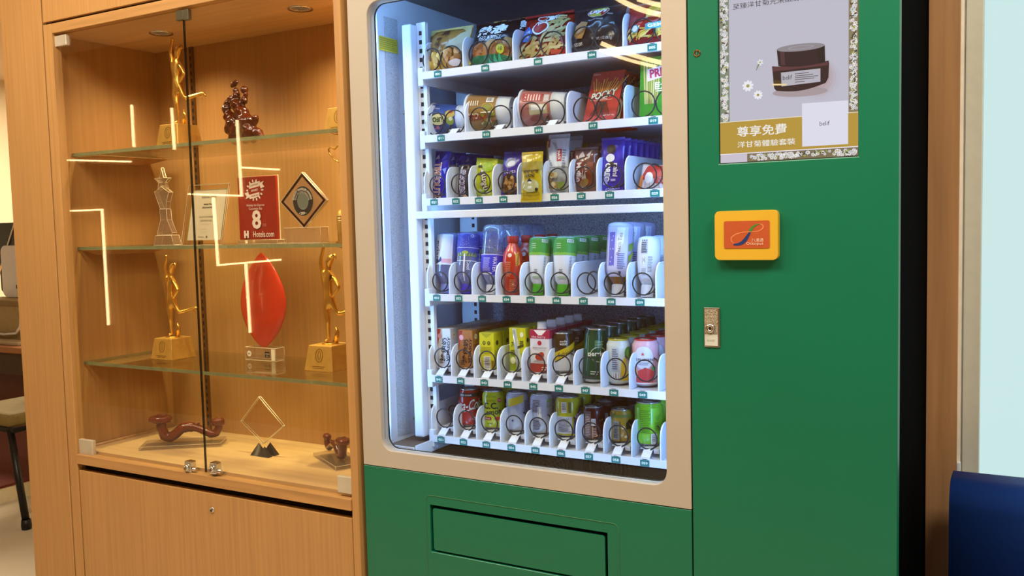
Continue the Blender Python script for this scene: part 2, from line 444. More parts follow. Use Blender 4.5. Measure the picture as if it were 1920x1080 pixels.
# chair
ft = GP(50, 992, 0); tp = P(19, 806, ft.y+.05)
CHB = mat('black_steel_tube', '#0d0a09', .4)
ch = thing('office_chair', 'black tubular office chair with olive seat left of the cabinet', 'chair', (ft.x-.3, ft.y+.3, 0))
sz = tp.z+.0
lx, ly = tp.x-ft.x, .05
for dx, dy, sx_, sy_ in ((0, 0, 1, 1), (-.62, 0, -1, 1), (0, .5, 1, -1), (-.62, .5, -1, -1)):
    f_ = Vector((ft.x+dx, ft.y+dy, 0)); t_ = Vector((f_.x+lx*(1 if sx_ > 0 else -1), f_.y+ly*sy_, sz))
    l_ = MB().tube([f_+Vector((0, 0, .03)), t_], .0165, 8).build('leg', CHB, ch, 0, True)
    MB().lathe([(.021, 0), (.023, .02), (.02, .045)], 10, T=Matrix.Translation(f_)).build('foot_cap', BLACK, l_, 0, True)
cx0, cx1 = tp.x-.40, tp.x+.03
MB().box(cx0, cx1, ft.y+.03, ft.y+.47, sz+.012, sz+.075).build('seat', mat('olive_seat', '#7d6b3a', .85, var=.1), ch, .025, True, seg=3)
MB().tube([(cx0, ft.y+.05, sz), (cx1, ft.y+.05, sz), (cx1, ft.y+.46, sz), (cx0, ft.y+.46, sz)], .014, 8, closed=True).build('seat_frame', CHB, ch, 0, True)
MB().tube([(cx0+.02, ft.y+.46, sz), (cx0+.0, ft.y+.52, sz+.45), (cx1-.02, ft.y+.52, sz+.45), (cx1-.02, ft.y+.46, sz)], .013, 8).build('back_frame', CHB, ch, 0, True)
MB().box(cx0+.01, cx1-.03, ft.y+.505, ft.y+.53, sz+.22, sz+.46).build('backrest', mat('olive_seat'), ch, .01, True)

# blue bench seat by the window
BL = mat('blue_vinyl', '#143a86', .55, var=.05, scale=12, bump=.08, bscale=300)
tl = P(1781, 902, .30); bt_ = tl.z
bs = thing('blue_bench', 'blue vinyl bench with rounded backrest below the frosted window', 'bench', (.5, .2, 0))
bp_ = [(.28, .36), (.28, bt_-.055)]+[(.335-.055*math.cos(a), bt_-.055+.055*math.sin(a)) for a in [pi/2*k/10 for k in range(1, 11)]]+[(.385+.055*math.sin(a), bt_-.055+.055*math.cos(a)) for a in [pi/2*k/10 for k in range(0, 11)]]+[(.44, .36)]
br_ = MB().prism(bp_, tl.x, 1.25, axis='x').build('backrest', BL, bs, 0, True)
for p_ in br_.data.polygons: p_.use_smooth = abs(p_.normal.x) < .5
MB().box(tl.x, 1.25, -.22, .279, .30, .40).build('seat', BL, bs, .03, True, seg=3)
MB().box(tl.x+.02, 1.23, -.18, .42, .08, .298).build('base', mat('bench_base_wood', '#3a2415', .6), bs, .004, True)
for x in (tl.x+.06, 1.15):
    for y in (-.14, .36): MB().box(x, x+.05, y, y+.05, 0, .08).build('leg', CHB, bs, .004, True)

# ================================================================== display cabinet
YC = -.01
XO, XG, XI0, XI1, XR = -2.908, -2.694, -2.665, -1.505, -1.497
OL, OR, OB, OT = -2.646, -1.520, .621, 1.943
YB, ZF, ZC = .39, .628, 1.943
cab = thing('display_cabinet', 'oak display cabinet with two glass doors full of trophies', 'cabinet', (-2.2, .2, 0))
def cb(name, x0, x1, y0, y1, z0, z1, m=WOOD, bev=.0015, par=None): return MB().box(x0, x1, y0, y1, z0, z1).build(name, m, par or cab, bev, True)
cb('end_panel', XO, XG, YC, .46, 0, 2.69)
cb('shadow_gap', XG, XG+.006, YC+.02, .4, 0, 2.69, SHADOWGAP, 0)
cb('door_stile', XG+.006, OL, YC, YC+.03, .0, 1.973)
cb('post', OR, XR, YC, .46, 0, 2.69)
cb('top_rail', OL+.0005, OR-.0005, YC+.001, YC+.03, OT, 1.973, WOOD_H)
cb('shadow_gap', XG+.006, OR-.001, YC+.012, YC+.03, 1.973, 1.980, SHADOWGAP, 0)
cb('upper_door', XG+.007, OR-.001, YC, YC+.022, 1.980, 2.69)
cb('sill', OL+.0005, OR-.0005, YC-.004, .02, .590, .6205, WOOD_H)
cb('drawer_recess', OL+.0005, OR-.0005, YC+.03, YC+.04, .05, .5895, SHADOWGAP, 0)
dw = cb('drawer_front', OL+.004, OR-.003, YC+.002, YC+.022, .05, .568)
kp = P(397, 956, YC)
MB().lathe([(.0085, -.003), (.0085, .002), (.006, .004), (.006, .001)], 14, T=Matrix.Translation((kp.x, YC+.002, kp.z)) @ Matrix.Rotation(pi/2, 4, 'X')).build('lock', CHROME, dw, 0, True)
MB().box(kp.x-.001, kp.x+.001, YC-.0035, YC-.001, kp.z-.004, kp.z+.003).build('keyhole', BLACK, dw, 0, True)
cb('plinth', OL, OR, .02, .03, 0, .049, SHADOWGAP, 0)
cb('inner_side', XI0-.02, XI0, .015, YB, ZF-.02, ZC+.02, WOOD_IN, 0)
cb('inner_side', XI1, XI1+.006, .025, YB, ZF-.02, ZC+.02, WOOD_IN, 0)
cb('back_panel', XI0-.02, XI1+.005, YB, YB+.015, ZF-.02, ZC+.02, WOOD_IN, 0)
cb('inner_floor', XI0, XI1, .0205, YB-.0005, ZF-.018, ZF, mat('oak_floor_inside', '#cda671', .45, var=.1, scale=5, stretch=(.5, 9, 9)), 0)
cb('inner_ceiling', XI0, XI1, .0205, YB-.0005, ZC, ZC+.018, mat('oak_ceiling_inside', '#d8b07c', .35, var=.1, scale=5, stretch=(.5, 9, 9)), 0)  # paler copy of the inner oak, lightened so the ceiling looks lit
MB().tube([(XI0+.006, .03, ZF+.002), (XI0+.006, YB-.005, ZF+.002)], .006, 6).build('floor_bead', WOOD_H, cab, 0, True)
# slotted upright on the back panel
ux = P(381, 560, YB-.004).x
MB().box(ux-.008, ux+.008, YB-.008, YB, ZF, ZC).build('shelf_upright', mat('dull_brass', '#7c5a30', .4, .6), cab, 0, True)
m = MB()
for k in range(52): m.box(ux-.003, ux+.003, YB-.0092, YB-.0079, ZF+.02+k*.025, ZF+.033+k*.025)
m.build('upright_slots', SHADOWGAP, cab, 0, True)['kind'] = 'stuff'
# glass shelves with wooden supports
SHZ = (1.578, 1.280, .910)
for z in SHZ:
    g = MB().box(XI0+.004, XI1-.004, .050, .372, z-.010, z).build('glass_shelf', SHELFG, cab, 0, True)
    MB().box(XI0+.004, XI1-.004, .0475, .0498, z-.010, z).build('front_edge', SHELFEDGE, g, 0, True)
    MB().box(XI0+.001, XI0+.0035, .0475, .372, z-.010, z).build('side_edge', SHELFEDGE, g, 0, True)
    for x, s in ((XI0+.002, 1), (XI1-.002, -1)):
        w_ = .10*s
        MB().hexa([(x, .11, z-.028), (x+w_*.35, .11, z-.028), (x+w_*.35, .30, z-.028), (x, .30, z-.028)],
                  [(x, .06, z-.0105), (x+w_, .07, z-.0105), (x+w_, .34, z-.0105), (x, .34, z-.0105)]).build('shelf_support', WOOD_H, cab, .002, True)
# downlights
for px, py in ((302, 62), (563, 16)):
    q = GP(px, py, ZC)
    T = Matrix.Translation((q.x, q.y, ZC))
    d = MB().lathe([(.030, -.0005), (.036, -.003), (.036, 0)], 24, T=T, cap=False).lathe([(.030, -.0005), (.024, .014)], 24, T=T, cap=False).build('downlight', CHROME, cab, 0, True)
    MB().lathe([(.0, -.0006), (.0235, -.0006)], 20, T=T, cap=False).build('lamp', mat('halogen_lens', '#6b5a3a', .2, emit=.6), d, 0, True)
    m = MB()
    for k in range(-2, 3): m.box(q.x+k*.008-.001, q.x+k*.008+.001, q.y-.02, q.y+.02, ZC-.0018, ZC-.0008)
    m.build('louvre', CHROME, d, 0, True)
    l = bpy.data.lights.new('cabinet_downlight', 'SPOT'); l.energy = 15; l.spot_size = 2.5; l.spot_blend = 1; l.color = (1, .80, .52); l.shadow_soft_size = .03
    lo = bpy.data.objects.new('cabinet_downlight', l); COL.objects.link(lo); lo.location = (q.x, q.y, ZC-.01)
    l2 = l.copy(); l2.energy = 50; l2.spot_size = .95; lo = bpy.data.objects.new('cabinet_beam', l2); COL.objects.link(lo); lo.location = (q.x, q.y, ZC-.011)
# a third downlight hidden behind the right post
T = Matrix.Translation((XI1-.10, .2, ZC))
d = MB().lathe([(.030, -.0005), (.036, -.003), (.036, 0)], 24, T=T, cap=False).build('downlight', CHROME, cab, 0, True)
l = bpy.data.lights.new('cabinet_downlight', 'SPOT'); l.energy = 15; l.spot_size = 2.5; l.spot_blend = 1; l.color = (1, .80, .52); l.shadow_soft_size = .03
lo = bpy.data.objects.new('cabinet_downlight', l); COL.objects.link(lo); lo.location = (XI1-.10, .2, ZC-.01)
l2 = l.copy(); l2.energy = 50; l2.spot_size = .95; lo = bpy.data.objects.new('cabinet_beam', l2); COL.objects.link(lo); lo.location = (XI1-.10, .2, ZC-.011)
# glass doors, hinge clips, locks
XS = -2.073
def clip(px0, py0, px1, py1, par, m):
    a = P(px0, py1, YC); b = P(px1, py0, YC)
    c_ = MB().box(a.x, b.x, -.0015, .012, a.z, b.z).build('hinge_clip', m, par, .0015, True)
SATIN = mat('satin_nickel', '#d9d0ba', .4, .5, var=.05)
for x0, x1, sp in ((OL+.003, XS-.0015, 0), (XS+.0015, OR-.003, 1)):
    g = MB().box(x0, x1, .003, .008, OB+.003, OT-.003).build('glass_door', DOORGLASS, cab, 0, True)
    e = XS-.0015 if sp == 0 else XS+.0015
    MB().box(e-.0006, e+.0006, .0029, .0081, OB+.003, OT-.003).build('door_edge', mat('dark_green_edge', '#1e1a10', .2, alpha=.7), g, 0, True)
    if sp == 0:
        clip(94, 63, 118, 88, g, SATIN); clip(144, 828, 168, 852, g, SATIN); clip(325, 17, 338, 38, g, mat('grey_clip', '#6f6a55', .3, .7))
        lp = P(352, 876, YC)
    else:
        clip(338.5, 15, 347, 37, g, mat('grey_clip')); clip(629, 898, 656, 925, g, SATIN)
        lp = P(399, 879, YC)
    lk = MB().box(lp.x-.013, lp.x+.013, -.012, .012, lp.z-.016, lp.z+.018).build('door_lock', CHROME, g, .004, True)
    MB().lathe([(.009, 0), (.009, .006), (.006, .008), (.005, .004)], 14, T=Matrix.Translation((lp.x, -.012, lp.z)) @ Matrix.Rotation(pi/2, 4, 'X')).lathe([(.006, -.024), (.006, .024)], 10, T=Matrix.Translation((lp.x, 0, lp.z-.008)) @ Matrix.Rotation(pi/2, 4, 'Y')).build('lock_cylinder', CHROME, g, 0, True)

# ------------------------------------------------------------------ trophies
def evald(o):
    dg = bpy.context.evaluated_depsgraph_get(); me = bpy.data.meshes.new_from_object(o.evaluated_get(dg)); return me
def skinned(nodes, edges, sub=2):
    me = bpy.data.meshes.new('sk'); me.from_pydata([n[:3] for n in nodes], edges, [])
    o = bpy.data.objects.new('sk', me); COL.objects.link(o)
    md = o.modifiers.new('s', 'SKIN'); md.use_smooth_shade = True
    for i, n in enumerate(nodes):
        sv = me.skin_vertices[0].data[i]; sv.radius = (n[3], n[3] if len(n) < 5 else n[4]); sv.use_root = (i == 0)
    o.modifiers.new('u', 'SUBSURF').levels = sub
    bpy.context.view_layer.update(); r = evald(o); bpy.data.objects.remove(o)
    for p in r.polygons: p.use_smooth = True
    return r
K = .00173
def F_(px, pz, y, r): return ((px-335)*K*1.22, y, (627-pz)*K+.071, r*K)
nodes = [F_(337, 561, 0, 9.1), F_(336, 545, 0, 7.3), F_(335, 527, 0, 9.4), F_(337, 514, 0, 5.9), F_(338, 508, 0, 3.9), F_(340, 499, 0, 6.8), F_(341, 493, 0, 6.0),
         F_(329, 519, 0, 4.7), F_(327, 498, -.004, 3.4), F_(332, 480, -.004, 2.6), F_(332.5, 473, -.004, 3.6),
         F_(343, 520, 0, 4.7), F_(357, 539, -.008, 3.4), F_(346, 555, -.012, 2.6),
         F_(333, 576, -.003, 6.6), F_(336, 592, -.006, 4.4), F_(334, 612, -.002, 3.5), F_(334, 622, 0, 2.9), F_(330, 625, -.008, 3.1),
         F_(342, 570, .004, 5.5), F_(349, 582, .006, 4.2), F_(362, 577, .022, 3.4), F_(374, 573, .032, 2.9), F_(377, 580, .034, 2.6),
         F_(350, 493, -.006, 2.1), F_(345, 489, 0, 3.4)]
edges = [(0, 1), (1, 2), (2, 3), (3, 4), (4, 5), (5, 6), (2, 7), (7, 8), (8, 9), (9, 10), (2, 11), (11, 12), (12, 13), (0, 14), (14, 15), (15, 16), (16, 17), (17, 18), (0, 19), (19, 20), (20, 21), (21, 22), (22, 23), (6, 24), (6, 25)]
FIG = skinned(nodes, edges); FIG.materials.append(GOLD)
def trophy(loc, label, rz=0, s=1.0):
    t = thing('gold_trophy', label, 'trophy', loc, 'gold runner trophies'); t.rotation_euler.z = rz; t.scale = (s, s, s)
    a, b_ = .050, .040
    bd = MB().hexa([(-a, -a, 0), (a, -a, 0), (a, a, 0), (-a, a, 0)], [(-b_, -b_, .068), (b_, -b_, .068), (b_, b_, .068), (-b_, b_, .068)]).build('base', GOLDS, t, .002)
    pr = Print(lambda u, v, h: (u, -a+(a-b_)*v/.068-.0004-h, v))
    E_ = mat('engraved_gold', '#8a6420', .4, .8)
    pr.ring(0, .042, .013, .018, .0016, E_).ring(0, .042, .005, .012, .0012, E_).rect(-.022, .012, .022, .0135, E_).rect(-.018, .008, .018, .0092, E_).build('engraving', bd)
    obj('figure', FIG, t)
    MB().lathe([(.021, .0682), (.021, .0705), (.017, .0715)], 16).build('foot_plate', GOLD, t)
    # small winged cap, wing at the heel
    MB().tube([((345-335)*K, -.002, (627-492)*K+.071), ((356-335)*K, -.006, (627-489)*K+.071), ((358-335)*K, -.007, (627-496)*K+.071)], [.004, .005, .001], 6, flat=.4).build('cap_brim', GOLD, t)
    MB().tube([((372-335)*K, .03, (627-574)*K+.071), ((378-335)*K, .035, (627-585)*K+.071)], [.005, .001], 6, flat=.4).build('heel_wing', GOLD, t)
    MB().tube([((343-335)*K, .008, .071), ((347-335)*K, .009, .10), ((346-335)*K, .006, .115)], [.008, .006, .002], 8).build('rock_support', GOLD, t)
    return t
q = P(337, 271, .13); trophy((q.x, .13, SHZ[0]), 'gold runner trophy beside the door edge on the top glass shelf', 0, .97)
q = P(640, 243, .13); trophy((q.x, .16, SHZ[0]), 'gold trophy base half hidden behind the right post, top shelf', 0, .97)
q = GP(335, 668, SHZ[2]); trophy((q.x+.012, q.y-.03, SHZ[2]), 'gold runner trophy left of the red leaf on the lowest shelf')
q = GP(627, 688, SHZ[2]); trophy((q.x+.012, q.y-.03, SHZ[2]), 'gold runner trophy right of the red leaf, beside the post', 0, 1.08)

# amber carved dragon ornament
AMB = mat('amber_glass', '#5c240c', .14, var=.3, scale=40, coat=.4, trans=.35)
def lump(pts, vox=.004, disp=.0):
    m = MB()
    for x, y, z, r in pts:
        bm = bmesh.new(); bmesh.ops.create_icosphere(bm, subdivisions=2, radius=r)
        vs = [(v.co.x+x, v.co.y+y, v.co.z+z) for v in bm.verts]; fs = [tuple(v.index for v in f.verts) for f in bm.faces]; bm.free(); m.add(vs, fs, 0, True)
    o = m.build('lump', AMB); r = o.modifiers.new('r', 'REMESH'); r.mode = 'VOXEL'; r.voxel_size = vox; r.use_smooth_shade = True
    if disp:
        t = bpy.data.textures.new('d', 'CLOUDS'); t.noise_scale = .012; d = o.modifiers.new('d', 'DISPLACE'); d.texture = t; d.strength = disp
    bpy.context.view_layer.update(); me = evald(o); bpy.data.objects.remove(o)
    return me
q = P(455, 262, .16); w1 = RAD(1, q)
dr = thing('amber_carving', 'dark amber carved glass ornament with two round heads, top shelf', 'ornament', (q.x, .16, SHZ[0]))
me = lump([((x-455)*w1*1.28, y, (260-z)*w1, r*w1*1.08) for x, z, r, y in [(440, 250, 13, 0), (448, 235, 15, 0), (438, 222, 14, 0), (432, 232, 12, 0), (430, 210, 11, 0), (425, 195, 9, 0), (420, 186, 6, .01), (428, 182, 6, 0), (438, 178, 7, -.005), (447, 190, 12, 0), (455, 205, 14, 0), (462, 222, 16, 0), (470, 240, 15, 0), (478, 222, 9, 0), (483, 217, 6, 0), (484, 245, 11, 0), (492, 252, 7, 0), (498, 256, 4, 0), (447, 172, 7, 0), (446, 162, 6, 0), (462, 182, 7, 0), (465, 172, 5, 0), (460, 250, 12, 0), (475, 252, 10, 0), (448, 252, 10, 0)]], .004, .007)
me.materials.clear(); me.materials.append(AMB); obj('carving', me, dr)
me = lump([((x-455)*w1*1.28, 0, (260-z)*w1, r*w1) for x, z, r in [(443, 150, 6), (447, 147, 5), (439, 153, 4)]], .003); me.materials.clear(); me.materials.append(AMB); obj('dragon_head', me, dr)
MB().lathe([(0.0001, -7.5*w1), (4.5*w1, -6*w1), (7.2*w1, -2*w1), (7.2*w1, 2*w1), (4.5*w1, 6*w1), (.0001, 7.5*w1)], 16, T=Matrix.Translation(((463-455)*w1*1.28, 0, (260-163)*w1)), cap=False).build('pearl', AMB, dr)

# star trophy
YS = .16
CRY = pane('crystal', '#f4ead8', .10, .12, '#ffe9c4', 2.2)
CRYE = mat('crystal_edge', '#ffe6bd', .1, var=.1, alpha=.6)
q = P(315, 453, YS); w1 = RAD(1, q)
st = thing('star_trophy', 'clear crystal star trophy on the middle glass shelf', 'trophy', (q.x, YS, SHZ[1]))
def XZ(px, py, c=(315, 453)): return ((px-c[0])*w1*1.2, (c[1]-py)*w1)
def frame_edges(pts, y0, y1, r, name, par, m):
    mb = MB(); n = len(pts)
    for y in (y0, y1): mb.tube([(p[0], y, p[1]) for p in pts], r, 4, closed=True)
    for p in pts: mb.tube([(p[0], y0, p[1]), (p[0], y1, p[1])], r, 4)
    return mb.build(name, m, par)
star = []
for k in range(5):
    a = pi/2+2*pi*k/5; R1 = 17*w1*(1.45 if k == 0 else 1); star.append((-.0+1.2*R1*math.cos(a)+XZ(311, 334)[0], R1*math.sin(a)+XZ(311, 334)[1]))
    a += pi/5; star.append((9.6*w1*math.cos(a)+XZ(311, 334)[0], 8*w1*math.sin(a)+XZ(311, 334)[1]))
b1 = MB().prism(star, -.005, .005).build('star', CRY, st); frame_edges(star, -.005, .005, .0011, 'star_edges', b1, CRYE)
cup = [XZ(*p) for p in ((294, 353), (303, 349), (311, 344), (318, 349), (327, 355), (321, 372), (319, 385), (306, 385), (302, 374))]
b1 = MB().prism(cup, -.008, .008).build('bowl', CRY, st); frame_edges(cup, -.008, .008, .0010, 'bowl_edges', b1, CRYE)
stem = [XZ(*p) for p in ((305, 386), (320, 386), (321, 406), (331, 430), (330, 434), (298, 434), (297, 430), (306, 406))]
b1 = MB().prism(stem, -.009, .009).build('stem', CRY, st); frame_edges(stem, -.009, .009, .0010, 'stem_edges', b1, CRYE)
b_ = [XZ(*p) for p in ((296, 435), (332, 435), (337, 453), (291, 453))]
b1 = MB().prism(b_, -.015, .015).build('base', CRY, st); frame_edges(b_, -.015, .015, .0010, 'base_edges', b1, CRYE)

# framed certificate in leaning acrylic
q = P(383, 453, .13); w1 = RAD(1, q)/.86
ce = thing('acrylic_certificate', 'white certificate in a leaning clear acrylic frame, middle shelf', 'certificate', (P(339, 455, .10).x, .10, SHZ[1]))
ce.rotation_euler = (math.radians(-13), 0, 0)
W_, H_ = P(414, 455, .10).x-P(339, 455, .10).x, .186
fr = MB().box(0, W_, 0, .006, 0, H_).build('acrylic_sheet', pane('frame_acrylic', '#faf6ee', .05), ce)
frame_edges([(0, 0), (W_, 0), (W_, H_), (0, H_)], 0, .006, .0011, 'sheet_edges', fr, CRYE)
pp = MB().box(.014, W_-.010, .0072, .0085, .016, H_-.014).build('paper', mat('certificate_paper', '#fbf8e6', .8, var=.02), ce)
pr = Print(flat_front(.0071))
pr.rect(.014, .016, .0165, H_-.014, '#a9b46a').rect(W_-.0125, .016, W_-.010, H_-.014, '#7f9355').rect(.014, H_-.0165, W_-.010, H_-.014, '#a8a884')
CS = 1.24
mx = (W_+.004)/2
pr.text('Hollerman Zertlöst', mx, H_-.030*CS, .007*CS, '#6b7f68', w=.052*CS).text('Hotelier Travel', mx, H_-.048*CS, .005*CS, '#222222', w=.030*CS, bold=.02).text('Global Award 2016', mx, H_-.056*CS, .005*CS, '#222222', w=.038*CS, bold=.02)
pr.text('HOLIDAY INN EXPRESS', mx, H_-.080*CS, .005*CS, '#8a8a7c', w=.050*CS).text('CAUSEWAY BAY', mx, H_-.089*CS, .005*CS, '#8a8a7c', w=.042*CS).rect(mx-.02, H_-.098*CS, mx+.02, H_-.0975*CS, '#c4c2ae')
pr.rect(mx-.014, H_-.110*CS, mx+.006, H_-.1095*CS, '#c4c2ae').rect(mx-.016, H_-.117*CS, mx+.010, H_-.1165*CS, '#c4c2ae').text('Hotelier', mx-.012, .026, .004*CS, '#8c8c7c').ell(mx+.012, .026, .003, .003*CS, '#6a6a5c').build('lettering', ce)
for x in (.02, W_-.03): MB().box(x, x+.01, .009, .013, .0, .05).build('easel_foot', ACRYL, ce)

# red acrylic plaque
YP = .16
p0 = P(455, 452, YP); p1 = P(520, 452, YP); zt = P(480, 331, YP).z
pl = thing('red_plaque', 'red acrylic award plaque with a large white 8', 'plaque', ((p0.x+p1.x)/2, YP, SHZ[1]))
PX0, PX1 = P(446, 390, YP).x, P(517, 390, YP).x; W_ = PX1-PX0; zt -= SHZ[1]
REDA = mat('red_acrylic_print', '#9b2717', .25, var=.04)
hw = W_/2
MB().box(-hw, hw, -.004, .004, .012, zt).build('plate', REDA, pl, .001)
MB().box(-hw-.0012, hw+.0012, .0042, .0085, .011, zt+.0015).build('clear_backing', ACRYLE, pl, .0005)
pr = Print(flat_front(-.004)); CW = '#f2ddc8'; k = zt/.122
def uv(px, py): return (px-482)/71*W_, zt*(447-py)/(447-328)
u, v = uv(479, 352); s_ = W_/71
for a in range(14): pr.ell(u+13*s_*math.cos(a*.449), v+12*s_*math.sin(a*.449), 3.2*s_, 1.4*s_, CW, 8, a*.449)
pr.poly([(u-19*s_, v-4*s_), (u-9*s_, v-1*s_), (u-9*s_, v-9*s_), (u-18*s_, v-12*s_), (u-15*s_, v-8*s_)], CW).poly([(u+19*s_, v+4*s_), (u+9*s_, v+1*s_), (u+9*s_, v+9*s_), (u+18*s_, v+12*s_), (u+15*s_, v+8*s_)], CW)
pr.ell(u, v, 12*s_, 11*s_, REDA, 18).poly([(u-10*s_, v+2*s_), (u+9*s_, v+5*s_), (u+10*s_, v+12*s_), (u-9*s_, v+9*s_)], CW).poly([(u-10*s_, v-12*s_), (u+9*s_, v-9*s_), (u+9*s_, v-3*s_), (u-9*s_, v-6*s_)], CW)
pr.text('AWARD', u, v-.2*s_, 3.2*s_, CW, w=13*s_, rot=.12, bold=.02).text('LOVED BY GUESTS', u, v+7*s_, 2.4*s_, REDA, w=15*s_, rot=.15).text('WINNER 2018', u, v-7.5*s_, 2.4*s_, REDA, w=14*s_, rot=.15)
u, v = uv(480, 379); pr.text('Holiday Inn Express', u, v, 4.3*s_, CW, w=33*s_); u, v = uv(480, 385); pr.text('Causeway Bay', u, v, 4.3*s_, CW, w=25*s_)
u, v = uv(481, 404); pr.text('8', u, v, 26*s_, CW, w=17*s_, bold=.03); u, v = uv(495, 414); pr.text('/10', u, v, 4*s_, '#c98a78')
u, v = uv(493, 430); pr.text('Hotels.com', u, v, 8*s_, CW, w=39*s_, bold=.012)
u, v = uv(461, 430)
pr.rect(u-4.6*s_, v-5*s_, u-1.2*s_, v+5*s_, CW).rect(u+1.2*s_, v-5*s_, u+4.6*s_, v+5*s_, CW).rect(u-2*s_, v-2*s_, u+2*s_, v+1.4*s_, CW)
pr.build('lettering', pl)
MB().box(-hw*.95, hw*1.12, -.016, .02, 0, .0115).build('stand', ACRYL, pl, .001)
frame_edges([(-hw*.95, .0005), (hw*1.12, .0005), (hw*1.12, .0115), (-hw*.95, .0115)], -.016, .02, .0006, 'stand_edges', pl, ACRYLE)

# diamond crystal award with round medal
YD = .15
q = P(577, 452, YD); w1 = RAD(1, q)/.93
dm = thing('diamond_award', 'square crystal award on its corner with a round dark medal', 'trophy', (q.x, YD, SHZ[1]))
cz = 73*w1; hw = 46*w1
dia = [(0, cz-hw*1.02), (hw*1.14, cz), (0, cz+hw*1.06), (-hw*1.14, cz)]
b1 = MB().prism(dia, -.012, -.002).build('crystal_block', CRY, dm)
s_ = .86
MB().prism(dia, -.0126, -.0122, [[(p[0]*s_, cz+(p[1]-cz)*s_) for p in dia]]).build('bevel_frame', pane('dark_bevel', '#6b4a3a', .12, .35, '#4a1c20'), b1)
frame_edges(dia, -.0125, -.0015, .0016, 'crystal_edges', b1, CRYE)
pr = Print(flat_front(-.0128)); R = 23*w1; pr.ell(0, cz, R, R*1.10, '#25302a', 32).ring(0, cz, R*.74, R*.84, R*.10, '#3c1d20', 30).ell(0, cz, R*.56, R*.66, '#7d8474', 28)
for k in range(-4, 5):
    pr.rect(-R*.45, cz+k*R*.12-.0002, R*.45, cz+k*R*.12+.0002, '#5f6657'); pr.rect(k*R*.11-.0002, cz-R*.5, k*R*.11+.0002, cz+R*.5, '#5f6657')
pr.text('QUALITY TRAVELLER AWARDS', 0, cz, R*.20, '#f0e3cc', w=R*2.6, arc=R*.88, bold=.02).text('ASIA PACIFIC REGION', 0, cz, R*.14, '#e3d4bc', w=R*2.0, arc=R*.68).text('• 2009 •', 0, cz-R*.92, R*.22, '#f0e3cc', w=R*.7, bold=.02)
pr.build('medal', dm)
MB().box(-42*w1, 42*w1, -.022, .012, 0, 27*w1).build('base', ACRYL, dm, .001)
frame_edges([(-42*w1, 0.0006), (42*w1, 0.0006), (42*w1, 27*w1), (-42*w1, 27*w1)], -.022, .012, .0009, 'base_edges', dm, ACRYLE)

# gold heart and small gold figure half hidden by the post
q = P(630, 290, .15); w1 = RAD(1, q)
hp = [P(x, y, .15) for x, y in ((637, 305), (628, 300), (618, 288), (616, 280), (620, 276), (628, 280), (632, 275), (638, 273), (645, 278), (645, 290))]
z0 = SHZ[1]
hd = thing('heart_ornament', 'thin gold wire heart on a slim rod at the post', 'ornament', (hp[0].x, .15, z0))
MB().tube(hp, .0024, 8, closed=True).build('heart', GOLD, hd, 0, True)
MB().tube([hp[0], (hp[0].x+.004, .15, z0+.008)], .0022, 8).build('rod', GOLD, hd, 0, True)
MB().lathe([(.022, 0), (.022, .004), (.016, .008)], 16, T=Matrix.Translation((hp[0].x+.004, .15, z0))).build('foot', GOLD, hd, 0, True)
q = P(640, 452, .085)
sm = thing('gold_figurine', 'slim gold bottle-shaped figurine beside the post, middle shelf', 'ornament', (q.x+.004, .085, SHZ[1]))
MB().lathe([(.012, 0), (.013, .03), (.014, .065), (.010, .082), (.006, .088)], 14).build('body', GOLDS, sm)
for k in range(3): MB().lathe([(.0142, .058+k*.007), (.0142, .060+k*.007)], 14).build('band', mat('pale_gold', '#f0d79a', .3, .8), sm)

# red leaf award
REDG = mat('red_glass_leaf', '#dc4326', .16, var=.16, scale=9, coat=.5, sss=.5, alpha=.86)
q = GP(487, 676, SHZ[2]); yl = q.y+.02; w1 = RAD(1, Vector((q.x, yl, 1.0)))
lf = thing('red_leaf_award', 'large translucent red leaf-shaped glass award on acrylic block', 'trophy', (q.x, yl, SHZ[2]))
bz = 24*w1; Hh = 178*w1
LW = (P(527, 560, yl).x-P(440, 560, yl).x)/2*.95
def leaf(u, v):
    a = 2*pi*u; t = v
    wv = (math.sin(pi*min(1, t**.92)))**.80*LW + (5*w1 if t < .02 else 4*w1*(1-t)**3)
    return (wv*math.cos(a)+4*w1*t*t, wv*.22*math.sin(a)+.004*math.sin(pi*t), bz+Hh*t)
MB().grid(leaf, 28, 30).build('leaf', REDG, lf)
tp_ = leaf(0, 1)
MB().tube([leaf(.25, .93), leaf(.13, .93), leaf(.03, .90)], [.001, .0022, .001], 6).build('leaf_glint', mat('red_glass_highlight', '#ff8a6a', .1), lf)  # pale tube near the tip stands in for a highlight on the glass
MB().box(-36*w1, 40*w1, -.020, .020, 0, bz).build('base', ACRYL, lf, .001)
frame_edges([(-36*w1, .0006), (40*w1, .0006), (40*w1, bz), (-36*w1, bz)], -.020, .020, .0008, 'base_edges', lf, ACRYLE)
pr = Print(flat_front(-.0203)); pr.ell(-26*w1, bz*.5, 5.5*w1, 5.5*w1, '#f0e6cc', 18).text('MC', -26*w1, bz*.5, 3.2*w1, '#5a4632', bold=.02).build('round_badge', lf)
pr = Print(flat_front(-.0203)); pr.rect(14*w1, bz*.28, 26*w1, bz*.72, '#1d1710').text('AWARD', 20*w1, bz*.55, 3*w1, '#e8d8b0', w=10*w1).text('2012', 20*w1, bz*.38, 2.2*w1, '#e8d8b0').build('name_plate', lf)
Print(flat_front(-.0203)).rect(30*w1, bz*.05, 39*w1, bz*.95, '#efe3c2').build('frosted_end', lf)

